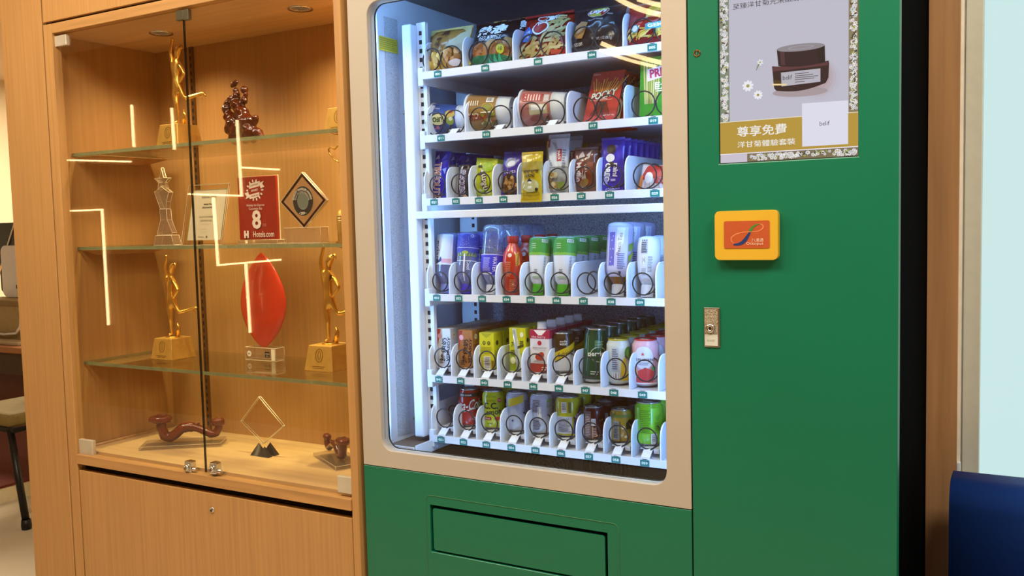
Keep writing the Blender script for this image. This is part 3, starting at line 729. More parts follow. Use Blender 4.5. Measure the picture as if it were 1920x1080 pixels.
# amber ruyi sceptres on acrylic slabs
AMB2 = mat('amber_ruyi', '#7a3010', .16, var=.25, scale=50, coat=.4, trans=.25)
def ruyi(fl, fr, label, rz, sc=1.0, flip=1):
    'fl, fr: front bottom corners of the slab on the cabinet floor'
    L = (fr-fl).length; r = thing('ruyi_carving', label, 'ornament', (fl+fr)/2, 'ruyi carvings'); r.rotation_euler.z = rz
    sl = MB().box(-L/2, L/2, 0, .10*sc, 0, .012).build('slab', ACRYL, r, .001)
    frame_edges([(-L/2, .0006), (L/2, .0006), (L/2, .012), (-L/2, .012)], 0, .10*sc, .0008, 'slab_edges', sl, ACRYLE)
    k = L/.235; y = .045*sc
    pts = [(-.060, .082), (-.060, .055), (-.052, .030), (-.036, .024), (-.018, .036), (-.002, .052), (.020, .056), (.045, .050), (.066, .038), (.082, .028), (.098, .030), (.106, .048), (.106, .066)]
    sm_ = []
    for i in range(len(pts)-1):
        for t in (0, .33, .66): sm_.append(tuple(pts[i][j]*(1-t)+pts[i+1][j]*t for j in (0, 1)))
    sm_.append(pts[-1]); sm_ = [(p[0]*flip, p[1]*.92) for p in sm_]
    MB().tube([(p[0]*k, y, p[1]*k+.006) for p in sm_], [.0150*k if p[0]*flip < .03 else .0115*k for p in sm_], 10).build('stem', AMB2, r)
    for nm, cx, cz_, rr in (('large_head', -.062*flip, .080, .033), ('small_head', .104*flip, .063, .019)):
        prof = [(rr*.55, -.009), (rr*1.0, -.004), (rr*1.05, .007), (rr*.92, .013), (rr*.5, .016), (.0005, .015)]
        h = MB().lathe([(a*k, b*k) for a, b in prof], 20, T=Matrix.Translation((cx*k, y, cz_*k)) @ Matrix.Diagonal((1, .75, 1, 1))).build(nm, AMB2, r)
        MB().tube([((cx+rr*.6*math.cos(a)*(.6+.4*math.cos(3*a)))*k, y+rr*.45*math.sin(a)*(.6+.4*math.cos(3*a))*k, (cz_+.0155)*k) for a in [2*pi*i/24 for i in range(24)]], .0015*k, 5, closed=True).build('cloud_relief', AMB2, h)
    for t in range(4): MB().lathe([(.0005, -.003*k), (.006*k, 0), (.0005, .003*k)], 8, T=Matrix.Translation(((.0+.016*t)*k*flip, y-.003, .066*k)), cap=False).build('relief_knob', AMB2, r)
    return r
fl = GP(260, 846, ZF); fr = GP(414, 838, ZF); a = math.atan2(fr.y-fl.y, fr.x-fl.x)
ruyi(fl, fr, 'amber ruyi carving on a clear slab at the cabinet bottom left', a)
fl = GP(588, 856, ZF); fr = GP(652, 898, ZF); d_ = (fr-fl).normalized(); fr = fl+d_*min(.20, (fr-fl).length+.02); a = math.atan2(d_.y, d_.x)
ruyi(fl, fr, 'amber ruyi carving on a clear slab beside the right post', a, .9, -1)

# clear diamond award on black pyramids
q = GP(497, 853, ZF); w1 = RAD(1, q)
pd = thing('pyramid_award', 'clear square glass award on its corner held by black pyramids', 'trophy', q)
d4 = [(-57*w1, 60*w1), (-2*w1, 22*w1), (51*w1, 60*w1), (-7*w1, 110*w1)]
b1 = MB().prism(d4, -.004, .004).build('glass_square', pane('award_glass', '#fbf5ea', .06), pd)
frame_edges(d4, -.004, .004, .0014, 'glass_edges', b1, mat('bright_glass_edge', '#fff0cc', .15, alpha=.9))
pr = Print(flat_front(-.0045)); pr.poly([(18*w1, 86*w1), (21*w1, 84*w1), (4*w1, 100*w1), (1*w1, 101*w1)], '#efe0bc').build('engraving', b1)
for x, y, s_ in ((-.012, -.012, 1), (.012, .012, .95), (.016, -.016, .8)):
    h = .03*s_; b = .028*s_
    MB().add([(x-b, y-b*.4, 0), (x+b, y-b*.4, 0), (x+b, y+b*.4, 0), (x-b, y+b*.4, 0), (x, y, h*1.35)], [(3, 2, 1, 0), (0, 1, 4), (1, 2, 4), (2, 3, 4), (3, 0, 4)]).build('pyramid', mat('black_stone', '#1b140f', .2, coat=.4), pd)

# ================================================================== vending machine
MX0, MS, MX1, MZ = -1.484, -.6135, -.2145, 1.985
vm = thing('vending_machine', 'green and beige snack and drink vending machine with lit window', 'vending machine', (-.85, .4, 0))
def vb(name, x0, x1, y0, y1, z0, z1, m, bev=0, par=None): return MB().box(x0, x1, y0, y1, z0, z1).build(name, m, par or vm, bev, True)
# carcass
vb('side_wall', MX0, -1.462, .031, .86, .06, MZ, DARK)
MATT = mat('matt_black_side', '#050505', 1, var=0); MATT.node_tree.nodes['Principled BSDF'].inputs['Specular IOR Level'].default_value = .02
vb('side_wall', -.64, MX1, .031, .86, .06, MZ, MATT)
vb('back_wall', -1.461, -.641, .63, .86, .06, MZ, DARK)
vb('roof', -1.461, -.641, .031, .629, 1.935, MZ, DARK)
vb('base', -1.461, -.641, .33, .629, .06, .735, DARK)
for x in (-1.44, -.30):
    for y in (.08, .76): MB().lathe([(.03, 0), (.03, .02), (.018, .025), (.018, .06)], 12, T=Matrix.Translation((x, y, 0))).build('foot', BLACK, vm, 0, True)
# beige window surround
WX0, WX1, WZ0, WZ1 = -1.4235, -.667, .757, 1.868
bez = MB().prism([(MX0, .7145), (MS, .7145), (MS, MZ), (MX0, MZ)], 0, .03, [rrect(WX0, WX1, WZ0, WZ1, .032, 8)]).build('window_surround', BEIGE, vm, .0008, True, seg=1)
MB().prism(rrect(WX0-.004, WX1+.004, WZ0-.004, WZ1+.004, .034, 8), .0305, .034, [rrect(WX0+.0012, WX1-.0012, WZ0+.0012, WZ1-.0012, .030, 8)]).build('gasket', BLACK, vm, 0, True)
vb('window_glass', WX0+.0005, WX1-.0005, .012, .018, WZ0+.0005, WZ1-.0005, GLASS)
# green lower door with delivery flap
fx0, fx1, fz0, fz1 = -1.2815, -.8065, .517, .6355
MB().prism([(MX0, .06), (MS, .06), (MS, .7125), (MX0, .7125)], 0, .03, [[(fx0, fz0), (fx1, fz0), (fx1, fz1), (fx0, fz1)]]).build('lower_door', GREEN, vm, .0008, True, seg=1)
vb('flap_recess', fx0-.005, fx1+.005, .032, .15, fz0-.005, fz1+.005, BLACK)
MB().prism(rrect(fx0+.0065, fx1-.0075, fz0+.005, fz1-.0085, .006, 4), .003, .010).build('delivery_flap', GREEN, vm, .001, True)
MB().tube([(x, -.0004, z) for x, z in rrect(fx0-.012, -.779, .44, .659, .014, 5)], .0009, 4, closed=True).build('flap_emboss', mat('green_enamel_pale', '#3f7a4e', .5), vm, 0, True)  # embossed outline drawn in a paler green
# green control door with seam
vb('seam', MS, MS+.003, .006, .03, .06, MZ, BLACK)
SX0, SX1, SZ0, SZ1 = P(1349, 200, 0).x, P(1608.6, 200, 0).x, P(1480, 298.7, 0).z, 1.93
MB().prism([(MS+.003, .06), (MX1, .06), (MX1, MZ), (MS+.003, MZ)], 0, .03, [[(SX0-.002, SZ0-.0015), (SX1+.0008, SZ0-.0015), (SX1+.0008, SZ1), (SX0-.002, SZ1)]]).build('control_door', GREEN, vm, .002, True, seg=2)

# ---- advertising screen (a lit display)
scr = vb('advert_screen', SX0-.002, SX1+.0008, .0045, .03, SZ0-.0015, SZ1, BLACK)
S1 = .90
G = lambda h: glow(h, S1)
pr = Print(flat_front(.0043), step=.00006)
U = lambda px, py: (P(px, py, 0).x, P(px, py, 0).z)
pr.rect(SX0, SZ0, SX1, SZ1, G('#c2c0d0'))
gz0 = P(1352, 289, 0).z; gz1 = P(1352, 230, 0).z; zb = SZ0
lx1 = P(1366.5, 150, 0).x; rx0 = P(1590.5, 150, 0).x
pr.rect(SX0, gz1, lx1, SZ1, G('#7d8a72')); pr.rect(rx0, gz1, SX1, SZ1, G('#8a7d5a')); pr.rect(SX0, zb, SX1, gz0, G('#cfc6d6'))
bx0 = P(1400, 300, 0).x; pr.rect(bx0, zb, SX1, gz0-.002, G('#7d6f52'))
rnd = random.Random(3)
def flower(u, v, r, n=6, pc='#eceef6', cc='#c9b63a'):
    a0 = rnd.random()*3
    for k in range(n):
        a = a0+2*pi*k/n; pr.h -= pr.step; pr.ell(u+r*.58*math.cos(a), v+r*.58*math.sin(a), r*.42, r*.24, G(pc), 7, a)
    pr.ell(u, v, r*.30, r*.28, G(cc), 8)
for x0, x1, z0, z1, n in ((SX0, lx1, gz1, SZ1, 300), (rx0, SX1, gz1, SZ1, 340), (bx0, SX1, zb, gz0-.002, 130)):
    h0 = pr.h
    for k in range(n):
        pr.h = h0+.00002*(k % 10)
        rr = rnd.uniform(.0030, .0045); u = rnd.uniform(x0+rr, x1-rr); v = rnd.uniform(z0+rr, z1-rr)
        if rnd.random() < .25: pr.ell(u, v, rr*.9, rr*.4, G(rnd.choice(['#3f4a3a', '#5a4630', '#9aa04a'])), 6, rnd.random()*3)
        else: flower(u, v, rr, 6, rnd.choice(['#f4f4fa', '#e2e4ee', '#d6dcf0']), rnd.choice(['#c9b63a', '#a8a03a', '#c48a3a']))
pr.h += .0003; pr.rect(SX0, gz0, SX1, gz1, G('#b9973a')); pr.rect(SX0, gz1-.0005, SX1, gz1+.0009, G('#e9e3cc')); pr.rect(SX0, gz0-.0016, SX1, gz0, G('#eeeaf2'))
# jar with soft shade of the picture itself
pj = lambda pts, c: pr.poly([U(*p) for p in pts], G(c))
def ellpx(cx, cy, a, b, c, n=28, t0=0, t1=2*pi, sk=0):
    pj([(cx+a*math.cos(t0+(t1-t0)*k/n), cy+b*math.sin(t0+(t1-t0)*k/n)+sk*math.cos(t0+(t1-t0)*k/n)) for k in range(n)], c)
for k, c in enumerate(('#bfbccb', '#bcb5c2', '#baacb6', '#b8a3a8', '#b79a9a', '#b6908c', '#b6877e')): ellpx(1534-k*2.4, 146-k*1.5, 40-k*3.6, 40-k*4, c)
ellpx(1500, 172, 52, 9, '#a99aa0', sk=-3)
body = [(1447, 124)]+[(1447+106*t, 124-11*t+5*math.sin(pi*t)) for t in [k/12 for k in range(13)]]+[(1554, 118), (1553, 145), (1548, 155)]+[(1548-93*t, 155+15*t+7*math.sin(pi*t)) for t in [k/12 for k in range(13)]]+[(1451, 165)]
pj(body, '#2a1219')
pj([(1447, 126), (1552, 115), (1552, 122), (1448, 134)], '#5a3038'); pj([(1449, 150), (1470, 152), (1470, 160), (1451, 162)], '#4a3410')
pj([(1456, 93), (1546, 84), (1547, 116)]+[(1547-88*t, 116+8*t+4*math.sin(pi*t)) for t in [k/8 for k in range(9)]], '#27101a')
pj([(1530, 86), (1546, 85), (1547, 116), (1535, 119)], '#150a0e'); pj([(1462, 96), (1470, 95), (1472, 122), (1464, 122)], '#4a2a34')
ellpx(1501, 88.5, 45, 7, '#8f8a92', sk=-4.5); ellpx(1501, 88.5, 24, 3.4, '#a7a3aa', sk=-2.5); ellpx(1501, 88.5, 21, 2.6, '#8f8a92', sk=-2.2)
pj([(1464, 136), (1538, 128), (1538, 153), (1465, 162)], '#b9b6c2')
u, v = U(1476, 145); pr.text('belif', u, v, .0085, G('#2d2a38'), w=.0175)
for k, (y, w_) in enumerate(((138.5, .026), (142.5, .034), (146, .043), (149.5, .036), (154, .018))):
    u, v = U(1490, y); pr.rect(u, v-.0006, u+w_, v+.0008, G('#5a5666'))
pj([(1447, 157), (1476, 157), (1474, 160), (1448, 160)], '#f6dda0')  # pale yellow strip: a light line's reflection painted into the picture
for x, y, r in ((1402, 161, .0115), (1421, 178, .0095)):
    u, v = U(x, y); flower(u, v, r, 9, '#eef0f8', '#a89a4a')
u, v = U(1423, 117); flower(u+.002, v, .0065, 6, '#e8ecf4', '#b9b04a'); pj([(1421, 120), (1424, 120), (1418, 132), (1417, 132)], '#7a7a52')
# card that carries the square code stays blank but for its middle word
pj([(1503.5, 194), (1590, 188), (1590, 270), (1504, 275)], '#e2e2f2'); u, v = U(1546, 231); pr.text('belif', u, v, .0085, G('#4a4a5a'), w=.018)
u, v = U(1428, 244); pr.text('尊享免費', u, v, .0205, G('#f2f0ea'), w=.097, bold=.012)
u, v = U(1436, 268); pr.text('洋甘菊體驗套裝', u, v, .0125, G('#f0eee8'), w=.112, bold=.006)
u0, v0 = U(1374, 13); u1, _ = U(1513, 0); pr.text('至臻洋甘菊光采嫩膚精華', u0, v0, .0112, G('#1d1c2a'), w=.142*11/10, al='l')
u0, v0 = U(1374, -4); pr.text('belif', u0, v0+.01, .016, G('#1d1c2a'), al='l', bold=.01)
pr.build('advert_picture', scr, True)

# ---- card reader
YEL = mat('yellow_plastic', '#d8ab30', .4, var=.03, scale=20)
c0 = P(1345, 487, 0); c1 = P(1462, 393, 0)
rd = MB().prism(rrect(c0.x, c1.x, c0.z, c1.z, .010, 5), -.016, -.0005).build('card_reader', YEL, vm, .004, True, seg=3)
o0 = P(1358, 466, -.016); o1 = P(1443, 413, -.016); ow, oh = o1.x-o0.x, o1.z-o0.z
fp = MB().prism(rrect(o0.x, o1.x, o0.z, o1.z, .003, 4), -.0170, -.0158).build('reader_face', mat('orange_label', '#b8552c', .4, var=.03), rd, 0, True)
pr = Print(flat_front(-.0170)); Q = lambda a, b: (o0.x+ow*a, o0.z+oh*b)
def sweep(f, w, c, n=22):
    pts = [f(k/n) for k in range(n+1)]; L_, R_ = [], []
    for i, p in enumerate(pts):
        a = pts[max(0, i-1)]; b = pts[min(n, i+1)]; dx, dy = b[0]-a[0], b[1]-a[1]; l = math.hypot(dx, dy) or 1
        ww = w(i/n); L_.append((p[0]-dy/l*ww, p[1]+dx/l*ww)); R_.append((p[0]+dy/l*ww, p[1]-dx/l*ww))
    pr.tris(L_+R_, [(i, i+1, n+1+i+1, n+1+i) for i in range(n)], c)
def bez(*c):
    def f(t):
        x = (1-t)**3*c[0][0]+3*t*(1-t)**2*c[1][0]+3*t*t*(1-t)*c[2][0]+t**3*c[3][0]
        y = (1-t)**3*c[0][1]+3*t*(1-t)**2*c[1][1]+3*t*t*(1-t)*c[2][1]+t**3*c[3][1]
        return Q(x, y)
    return f
sweep(bez((.23, .18), (.05, .35), (.22, .62), (.60, .60)), lambda t: .0006+.0006*math.sin(pi*t), '#d98352')
sweep(bez((.60, .60), (.95, .58), (.92, .98), (.70, .85)), lambda t: .0006+.0006*math.sin(pi*t), '#d98352')
sweep(bez((.21, .15), (.45, .10), (.50, .40), (.58, .58)), lambda t: .0002+.0034*math.sin(pi*min(1, t*.75+.12)), '#23386e')
sweep(bez((.58, .62), (.62, .78), (.70, .86), (.80, .88)), lambda t: .0030*(1-t)+.0002, '#3c8a3a')
u, v = Q(.74, .30); pr.text('八達通', u, v, oh*.13, '#f0cdb0', w=ow*.26); u, v = Q(.68, .165); pr.text('Octopus', u, v, oh*.13, '#f0cdb0', w=ow*.37)
pr.build('reader_logo', rd, True)
# ---- lock plate and small keyhole
l0 = P(1321, 650, 0); l1 = P(1350, 577, 0); lw, lh = l1.x-l0.x, l1.z-l0.z
lk = vb('lock_plate', l0.x, l1.x, -.003, -.0003, l0.z, l1.z, STEEL, .0012)
vb('plate_recess', l0.x+.002, l1.x-.004, -.0036, -.0029, l0.z+lh*.32, l1.z-.003, speckle('etched_steel', '#d9cbb0', '#6b6152', 900), 0, lk)
MB().lathe([(.0095, 0), (.0095, .004), (.0075, .006), (.004, .006), (.0035, .003)], 18, T=Matrix.Translation((l0.x+lw*.42, -.003, l0.z+lh*.48)) @ Matrix.Rotation(pi/2, 4, 'X')).build('lock_barrel', CHROME, lk, 0, True)
vb('keyhole', l0.x+lw*.42-.0008, l0.x+lw*.42+.0008, -.0093, -.0088, l0.z+lh*.48-.003, l0.z+lh*.48+.003, BLACK, 0, lk)
tg = vb('plate_tag', l0.x+.002, l1.x-.004, -.0040, -.0030, l0.z+.003, l0.z+lh*.32, mat('tag_white', '#cfd0c4', .5), 0, lk)
pr = Print(flat_front(-.0040)); pr.text('ELAND', l0.x+lw*.45, l0.z+lh*.17, .0042, '#8fa08c', w=.016); pr.mb.build('tag_lettering', pr.mats, lk, world=True, fixn=False)
kq = P(1307, 100, 0)
kh = MB().lathe([(.0075, -.002), (.0075, .001), (.0055, .002), (.005, -.001)], 16, T=Matrix.Translation((kq.x, 0, kq.z)) @ Matrix.Rotation(pi/2, 4, 'X')).build('door_keyhole', mat('worn_brass', '#8a5a34', .3, .9, var=.3, scale=300), vm, 0, True)
MB().box(kq.x-.0008, kq.x+.0008, -.0022, -.0010, kq.z-.003, kq.z+.004).build('key_slot', CHROME, kh, 0, True)

# ---- lit interior
IX0, IX1 = -1.4615, -.6415
FOIL = speckle('embossed_foil', '#e6ecf8', '#a4aec4', 800, .3, .15)  # pale and dark cells put the sheet's sparkle into its colour
FOILD = speckle('embossed_foil_back', '#eef2fb', '#8d95ac', 480, .3, .15)  # sparkle painted the same way, in larger cells
vb('liner_left', IX0, IX0+.004, .036, .629, .70, 1.926, LINER)
vb('liner_right', IX1-.004, IX1, .036, .629, .70, 1.926, LINER)
vb('liner_back', IX0+.0045, IX1-.0045, .620, .629, .60, 1.926, FOILD)
vb('liner_top', IX0+.0045, IX1-.0045, .036, .619, 1.918, 1.926, mat('brown_grey_ceiling', '#54504e', .5))
foil = vb('foil_strip', IX0+.0042, IX0+.0060, .112, .168, .765, 1.86, FOIL)
DOORW = mat('door_white', '#dde6f4', .4)
vb('door_frame_bar', IX0+.0045, IX0+.012, .0345, .039, .745, 1.866, DOORW, .001)
vb('door_frame_bar', IX0+.0045, IX0+.010, .060, .064, .76, 1.866, mat('silver_channel', '#6a7486', .3, .6), .001)
vb('door_frame_bar', IX0+.0045, IX0+.014, .068, .078, .76, 1.866, DOORW, .003)
LED = glow('#84bbff', 34.0)
for x in (IX0+.013, IX1-.012):
    t = MB().tube([(x, .0500, .80), (x, .0500, 1.845)], .0072, 10).build('light_tube', LED, vm, 0, True)
MB().tube([(-1.40, .052, 1.903), (-.70, .052, 1.903)], .0065, 8).build('light_tube', LED, vm, 0, True)  # added unseen tube, put in to light the top row
MB().tube([(-1.34, .160, 1.349), (-.70, .160, 1.349)], .0045, 8).build('light_tube', glow('#8fc4ff', 16.0), vm, 0, True)
MB().tube([(-1.34, .040, .735), (-.70, .040, .735)], .0050, 8).build('light_tube', glow('#8fc3ff', 14.0), vm, 0, True)  # added unseen tube, brightens the lowest rows from below
for z in (.80, 1.20, 1.62): MB().lathe([(.004, 0), (.004, .003), (.002, .0035)], 10, T=Matrix.Translation((IX0+.0045, .185, z)) @ Matrix.Rotation(pi/2, 4, 'Y')).build('screw', STEEL, vm, 0, True)
# yellow notice
y0 = P(713, 66, .075); y1 = P(748, 98, .155)
nt_ = vb('notice_label', IX0+.0062, IX0+.0070, .086, .165, P(715, 93, .09).z, P(715, 66, .09).z, mat('yellow_sticker', '#d9c33a', .5))
pr = Print(flat_side(IX0+.0070)); z0_ = P(715, 93, .09).z; z1_ = P(715, 66, .09).z
for k in range(6): pr.rect(.090, z0_+(z1_-z0_)*(.14+.14*k), .160-.006*(k % 3), z0_+(z1_-z0_)*(.18+.14*k), '#8a7a20')
pr.build('notice_lines', nt_, True)
# posts with square slots
def slotted(name, x0, x1, y0, y1, z0, z1, hx, step=.0225, hs=.0085):
    p = vb(name, x0, x1, y0, y1, z0, z1, LINER, .001)
    m = MB(); k = z0+.015
    while k < z1-.02: m.box(hx-hs/2, hx+hs/2, y0-.0006, y0+.0004, k, k+hs*1.25); k += step
    m.build('slots', DARK, p, 0, True)['kind'] = 'stuff'
vb('corner_column', -1.414, -1.385, .128, .20, .765, 1.835, LINER, .004)
slotted('tray_post', -1.3845, -1.357, .152, .165, .735, 1.84, -1.372)
slotted('tray_post', -1.43, -1.372, .40, .412, .735, 1.84, -1.384)
vb('cross_bar', -1.39, IX1-.006, .128, .150, 1.3385, 1.3575, WHITE, .002)
# shelf of the delivery chute
ck = vb('chute_plate', -1.4565, -1.366, .062, .225, .747, .753, mat('brown_plate', '#5f4c3c', .45), .001)
vb('plate_rim', -1.366, -1.3625, .062, .225, .729, .760, WHITE, .001, ck); vb('plate_rim', -1.4565, -1.3665, .058, .0615, .729, .756, WHITE, .001, ck)
MB().hexa([(-1.36, .045, .62), (-.65, .045, .62), (-.65, .120, .62), (-1.36, .120, .62)], [(-1.36, .045, .716), (-.65, .045, .716), (-.65, .120, .720), (-1.36, .120, .720)]).build('chute_hood', mat('slate_plastic', '#11141d', .4), vm, .003, True)
vb('rear_panel', -1.36, -.65, .312, .327, .55, .748, DARK)
for px in (1022, 1135):
    q = P(px, 868, .30); fz = q.z-.012
    g = MB().lathe([(.075, 0), (.075, .012), (.068, .012), (.068, 0)], 28, T=Matrix.Translation((q.x, .311, fz)) @ Matrix.Rotation(pi/2, 4, 'X')).build('fan_grille', BLACK, vm, 0, True)
    m = MB()
    for k in range(1, 7): m.tube([(q.x+.011*k*math.cos(a), .302, fz+.011*k*math.sin(a)) for a in [2*pi*i/22 for i in range(22)]], .0013, 4, closed=True)
    for a in (0.5, 2.0, 3.6, 5.2): m.tube([(q.x, .303, fz), (q.x+.07*math.cos(a), .303, fz+.07*math.sin(a))], .0012, 4)
    m.build('wire_rings', mat('grey_wire', '#4a4c55', .4, .5), g, 0, True)

# ---- trays: strip tops, number tags, dividers, coils, support flaps
ROWS = [  # strip top z at left, list of (number, tag pixel)
    dict(lab=['001', '002', '003', '004', '005'], px=[(821, 140), (910, 127), (1009, 114), (1110, 101), (1223, 86)], wide=1),
    dict(lab=['011', '013', '015', '017', '019'], px=[(827, 259), (912, 252), (1010, 243), (1112, 234), (1225, 223)], wide=1),
    dict(lab=['021', '022', '023', '024', '025', '026', '027', '028', '029'], px=[(814, 380), (855, 377), (898, 375), (944, 373), (991, 372), (1040, 369), (1090, 367), (1143, 364), (1228, 358)], wide=0),
    dict(lab=['031', '032', '033', '034', '035', '036', '037', '038', '039'], px=[(819, 556), (860, 557), (904, 558), (950, 560), (995, 562), (1044, 563), (1094, 565), (1146, 566), (1200, 567)], wide=0),
    dict(lab=['041', '042', '043', '044', '045', '046', '047', '048', '049'], px=[(823, 709), (864, 713), (908, 716), (952, 720), (1000, 723), (1048, 728), (1098, 732), (1151, 736), (1205, 740)], wide=0),
    dict(lab=['051', '052', '053', '054', '055', '056', '057', '058', '059'], px=[(827, 822), (869, 828), (912, 832), (959, 838), (1004, 843), (1052, 850), (1104, 856), (1155, 861), (1209, 868)], wide=0)]
YS_ = .130
PITCH_ = .0702
TAGM = mat('teal_tag', '#13746f', .4, var=.03)
def coil_mesh(r, pitch, y0, y1, wire=.0018, hand=1, ph=0):
    n = int((y1-y0)/pitch*20); m = MB()
    yy = lambda k: y0+.0006*min(k, 18)+pitch*max(0, k-18)/20
    m.tube([(r*math.cos(hand*2*pi*k/20+ph), yy(k), r*math.sin(hand*2*pi*k/20+ph)) for k in range(n)], wire, 5)
    o = m.build('coil', COILM); me = o.data; bpy.data.objects.remove(o); return me
COIL_S = coil_mesh(.0255, .072, .142, .57, ph=-1.2)
COIL_W = coil_mesh(.029, .085, .142, .57, .0018, ph=-1.4)
COIL_V = coil_mesh(.029, .085, .142, .57, .0018, -1, -1.7)
hd_ = .083
prof = [(.139, 0), (.139, hd_*.58)]+[(.139+.030*(1-math.cos(a)), hd_*.58+hd_*.42*math.sin(a)) for a in (.3, .6, .9, 1.2, 1.4, pi/2)]+[(.585, hd_), (.585, 0)]
_o = MB().prism(prof, -.0018, .0018, axis='x').build('divider', LINER, None, .0012, seg=1); DIVM = _o.data; bpy.data.objects.remove(_o)
fm = MB()
def sheet(m, pts, x0, x1, t=.0008):
    for a, b in zip(pts[:-1], pts[1:]):
        d = Vector((0, b[0]-a[0], b[1]-a[1])).normalized(); n = Vector((0, -d.z, d.y))*t
        A = [Vector((x0, *a)), Vector((x1, *a)), Vector((x1, *b)), Vector((x0, *b))]
        m.hexa([p-n for p in A], [p+n for p in A])
sheet(fm, [(.1325, .001), (.134, .006), (.156, .021), (.185, .021)], -.011, .011)
sheet(fm, [(.158, .0195), (.25, .0195)], -.022, .024); sheet(fm, [(.158, .021), (.161, .010)], .011, .024)
_o = fm.build('support_flap', WHITE); FLAPM = _o.data; bpy.data.objects.remove(_o)
LANEX = []; TRAYZ = []
for ri, R_ in enumerate(ROWS):
    pts = [P(px, py, YS_) for px, py in R_['px']]
    zc = sum(p.z for p in pts)/len(pts); z = zc+.009      # strip top
    xs_ = [p.x for p in pts]; LANEX.append(xs_)
    pan = z-.004; TRAYZ.append(pan)
    xl = -1.3565
    m = MB().box(xl, IX1-.006, YS_, YS_+.0015, z-.0185, z).box(xl, IX1-.006, YS_+.0015, .60, pan-.0015, pan)
    m.box(xl, xl+.002, YS_+.002, .60, pan-.028, pan-.0015).box(xl, xl+.012, .20, .60, pan-.030, pan-.028).box(IX1-.010, IX1-.006, YS_+.002, .60, pan-.028, pan-.0015)
    if ri < 5: m.box(xl+.002, IX1-.010, YS_+.0015, YS_+.012, z-.0185, z-.0175)
    tr = m.build('tray', WHITE, vm, 0, True)
    vb('rail_clip', -1.372, -1.3567, YS_+.004, YS_+.020, z-.034, z+.012, LINER, .002, tr)
    # slots punched in the strip underside
    m = MB()
    for p in pts: m.box(p.x-.006, p.x+.006, YS_-.0004, YS_+.0004, z-.0025, z-.0012)
    m.build('strip_slots', DARK, tr, 0, True)
    for nm, p in zip(R_['lab'], pts):
        zz = z-.0105
        t = MB().box(-.0112, .0112, -.0006, 0, -.0073, .0073, 0)
        pr = Print(flat_front(-.0006)); pr.text(nm, 0, 0, .0064, '#e8f3f2', w=.0150, bold=.03)
        off = len(t.v); t.v += pr.mb.v; t.f += [tuple(i+off for i in f) for f in pr.mb.f]; t.m += [1]*len(pr.mb.f); t.s += [False]*len(pr.mb.f)
        o = t.build('number_tag', [TAGM, ink('#e8f3f2')], tr, fixn=False); o.location = (p.x, YS_-.0003, zz); o.matrix_parent_inverse = wm(tr).inverted()
    step = .1405 if R_['wide'] else PITCH_
    div = [xs_[0]-(PITCH_*.5 if not R_['wide'] else step*.44)]
    for i in range(len(xs_)):
        nx = (xs_[i]+xs_[i+1])/2 if i+1 < len(xs_) else xs_[i]+step*.5
        div.append(nx)
    if ri == 2: div[-2] = xs_[-2]+PITCH_*.5; div[-1] = xs_[-1]+.07
    if R_['wide']: div[0] = -1.352
    for x in div:
        if x > IX1-.012: continue
        o = obj('divider', DIVM, tr, True); o.location = (x, 0, pan+.0005)
    for i, x in enumerate(xs_):
        if R_['wide'] or (ri == 2 and i == 8):
            for dx, me in ((-.030, COIL_W), (.030, COIL_V)):
                if ri == 2 and dx > 0: continue
                o = obj('coil', me, tr, True); o.location = (x+dx, 0, pan+.034)
        else:
            o = obj('coil', COIL_S, tr, True); o.location = (x, 0, pan+(.037 if ri == 2 else .034 if ri == 3 else .046))
        if ri == 5 or (ri == 4 and i < 6) or (ri == 1 and i < 3):
            o = obj('support_flap', FLAPM, tr, True); o.location = (x, 0, pan)
            if ri == 1: o.location = (x+.028, 0, pan-.004)

# ================================================================== products
CLEARP = pane('clear_pet', '#dfe8ff', .10, .16, '#cfdcff', 2.0)
WATERP = pane('water_in_pet', '#b4c2f2', .10, .30, '#a9b8f0', 2.0)
def wrap_mat(h, rough=.28): return mat('wrapper_'+h.strip('#'), h, rough, var=.10, scale=60, coat=.3)
def rear(root, n, dy, words, z=0):
    for k in range(1, n+1):
        r = dup(root, words.replace('#', ORD[k])); r.location = Vector(root.location)+Vector((0, dy*k, z*k))
def finish(t, px, py, Y, zb, rz=0, lean=0, ry=0):
    p = P(px, py, Y); t.location = (p.x, Y, zb); t.rotation_euler = (lean, ry, rz); return t

def solve_h(px, yt, Y, zb, lean):
    'length of a piece that leans back and whose top shows at pixel row yt'
    H = .1
    for _ in range(30): H = (P(px, yt, Y-math.sin(lean)*H).z-zb)/math.cos(lean)
    return max(.04, H)
# ---------------------------------------------------------------- cans
def can(name, label, col, px, yt, yb, wpx, zb, draw, Y=.205, lid=ALU, base=ALU, rot=.5, group=None, slim=False, cat='can'):
    p = P(px, (yt+yb)/2, Y); R = RAD(wpx, p)/2; H = max(.06, P(px, yt, Y).z-zb)
    t = thing(name, label, cat, group=group); bm = wrap_mat(col, .25)
    n = R*.14 if not slim else R*.10
    body = MB().lathe([(R*.74, 0, 1), (R*.80, .002, 1), (R*.97, H*.055, 0), (R, H*.085, 0), (R, H*.86, 0), (R*.985, H*.885, 0), (R-n*1.2, H*.965, 1), (R-n*1.2, H*.966, 1)], 28, cap=True).build('can_body', [bm, base], t)
    MB().lathe([(R-n*1.2, H*.966), (R-n*.9, H*.98), (R-n*.9, H*.994), (R-n*1.5, H), (R-n*2.1, H*.985), (R*.60, H*.975), (.0005, H*.975)], 28, cap=False).build('lid', lid, t)
    MB().tube([(R*.40*math.cos(a), R*.16*math.sin(a)-R*.15, H*.982) for a in [2*pi*i/14 for i in range(14)]], .0011, 4, closed=True).build('pull_tab', ALU, t)
    if draw:
        pr = Print(around(R, rot), lim=R*.28); draw(pr, R, H); pr.build('printed_design', t)
    return finish(t, px, (yt+yb)/2, Y, zb)
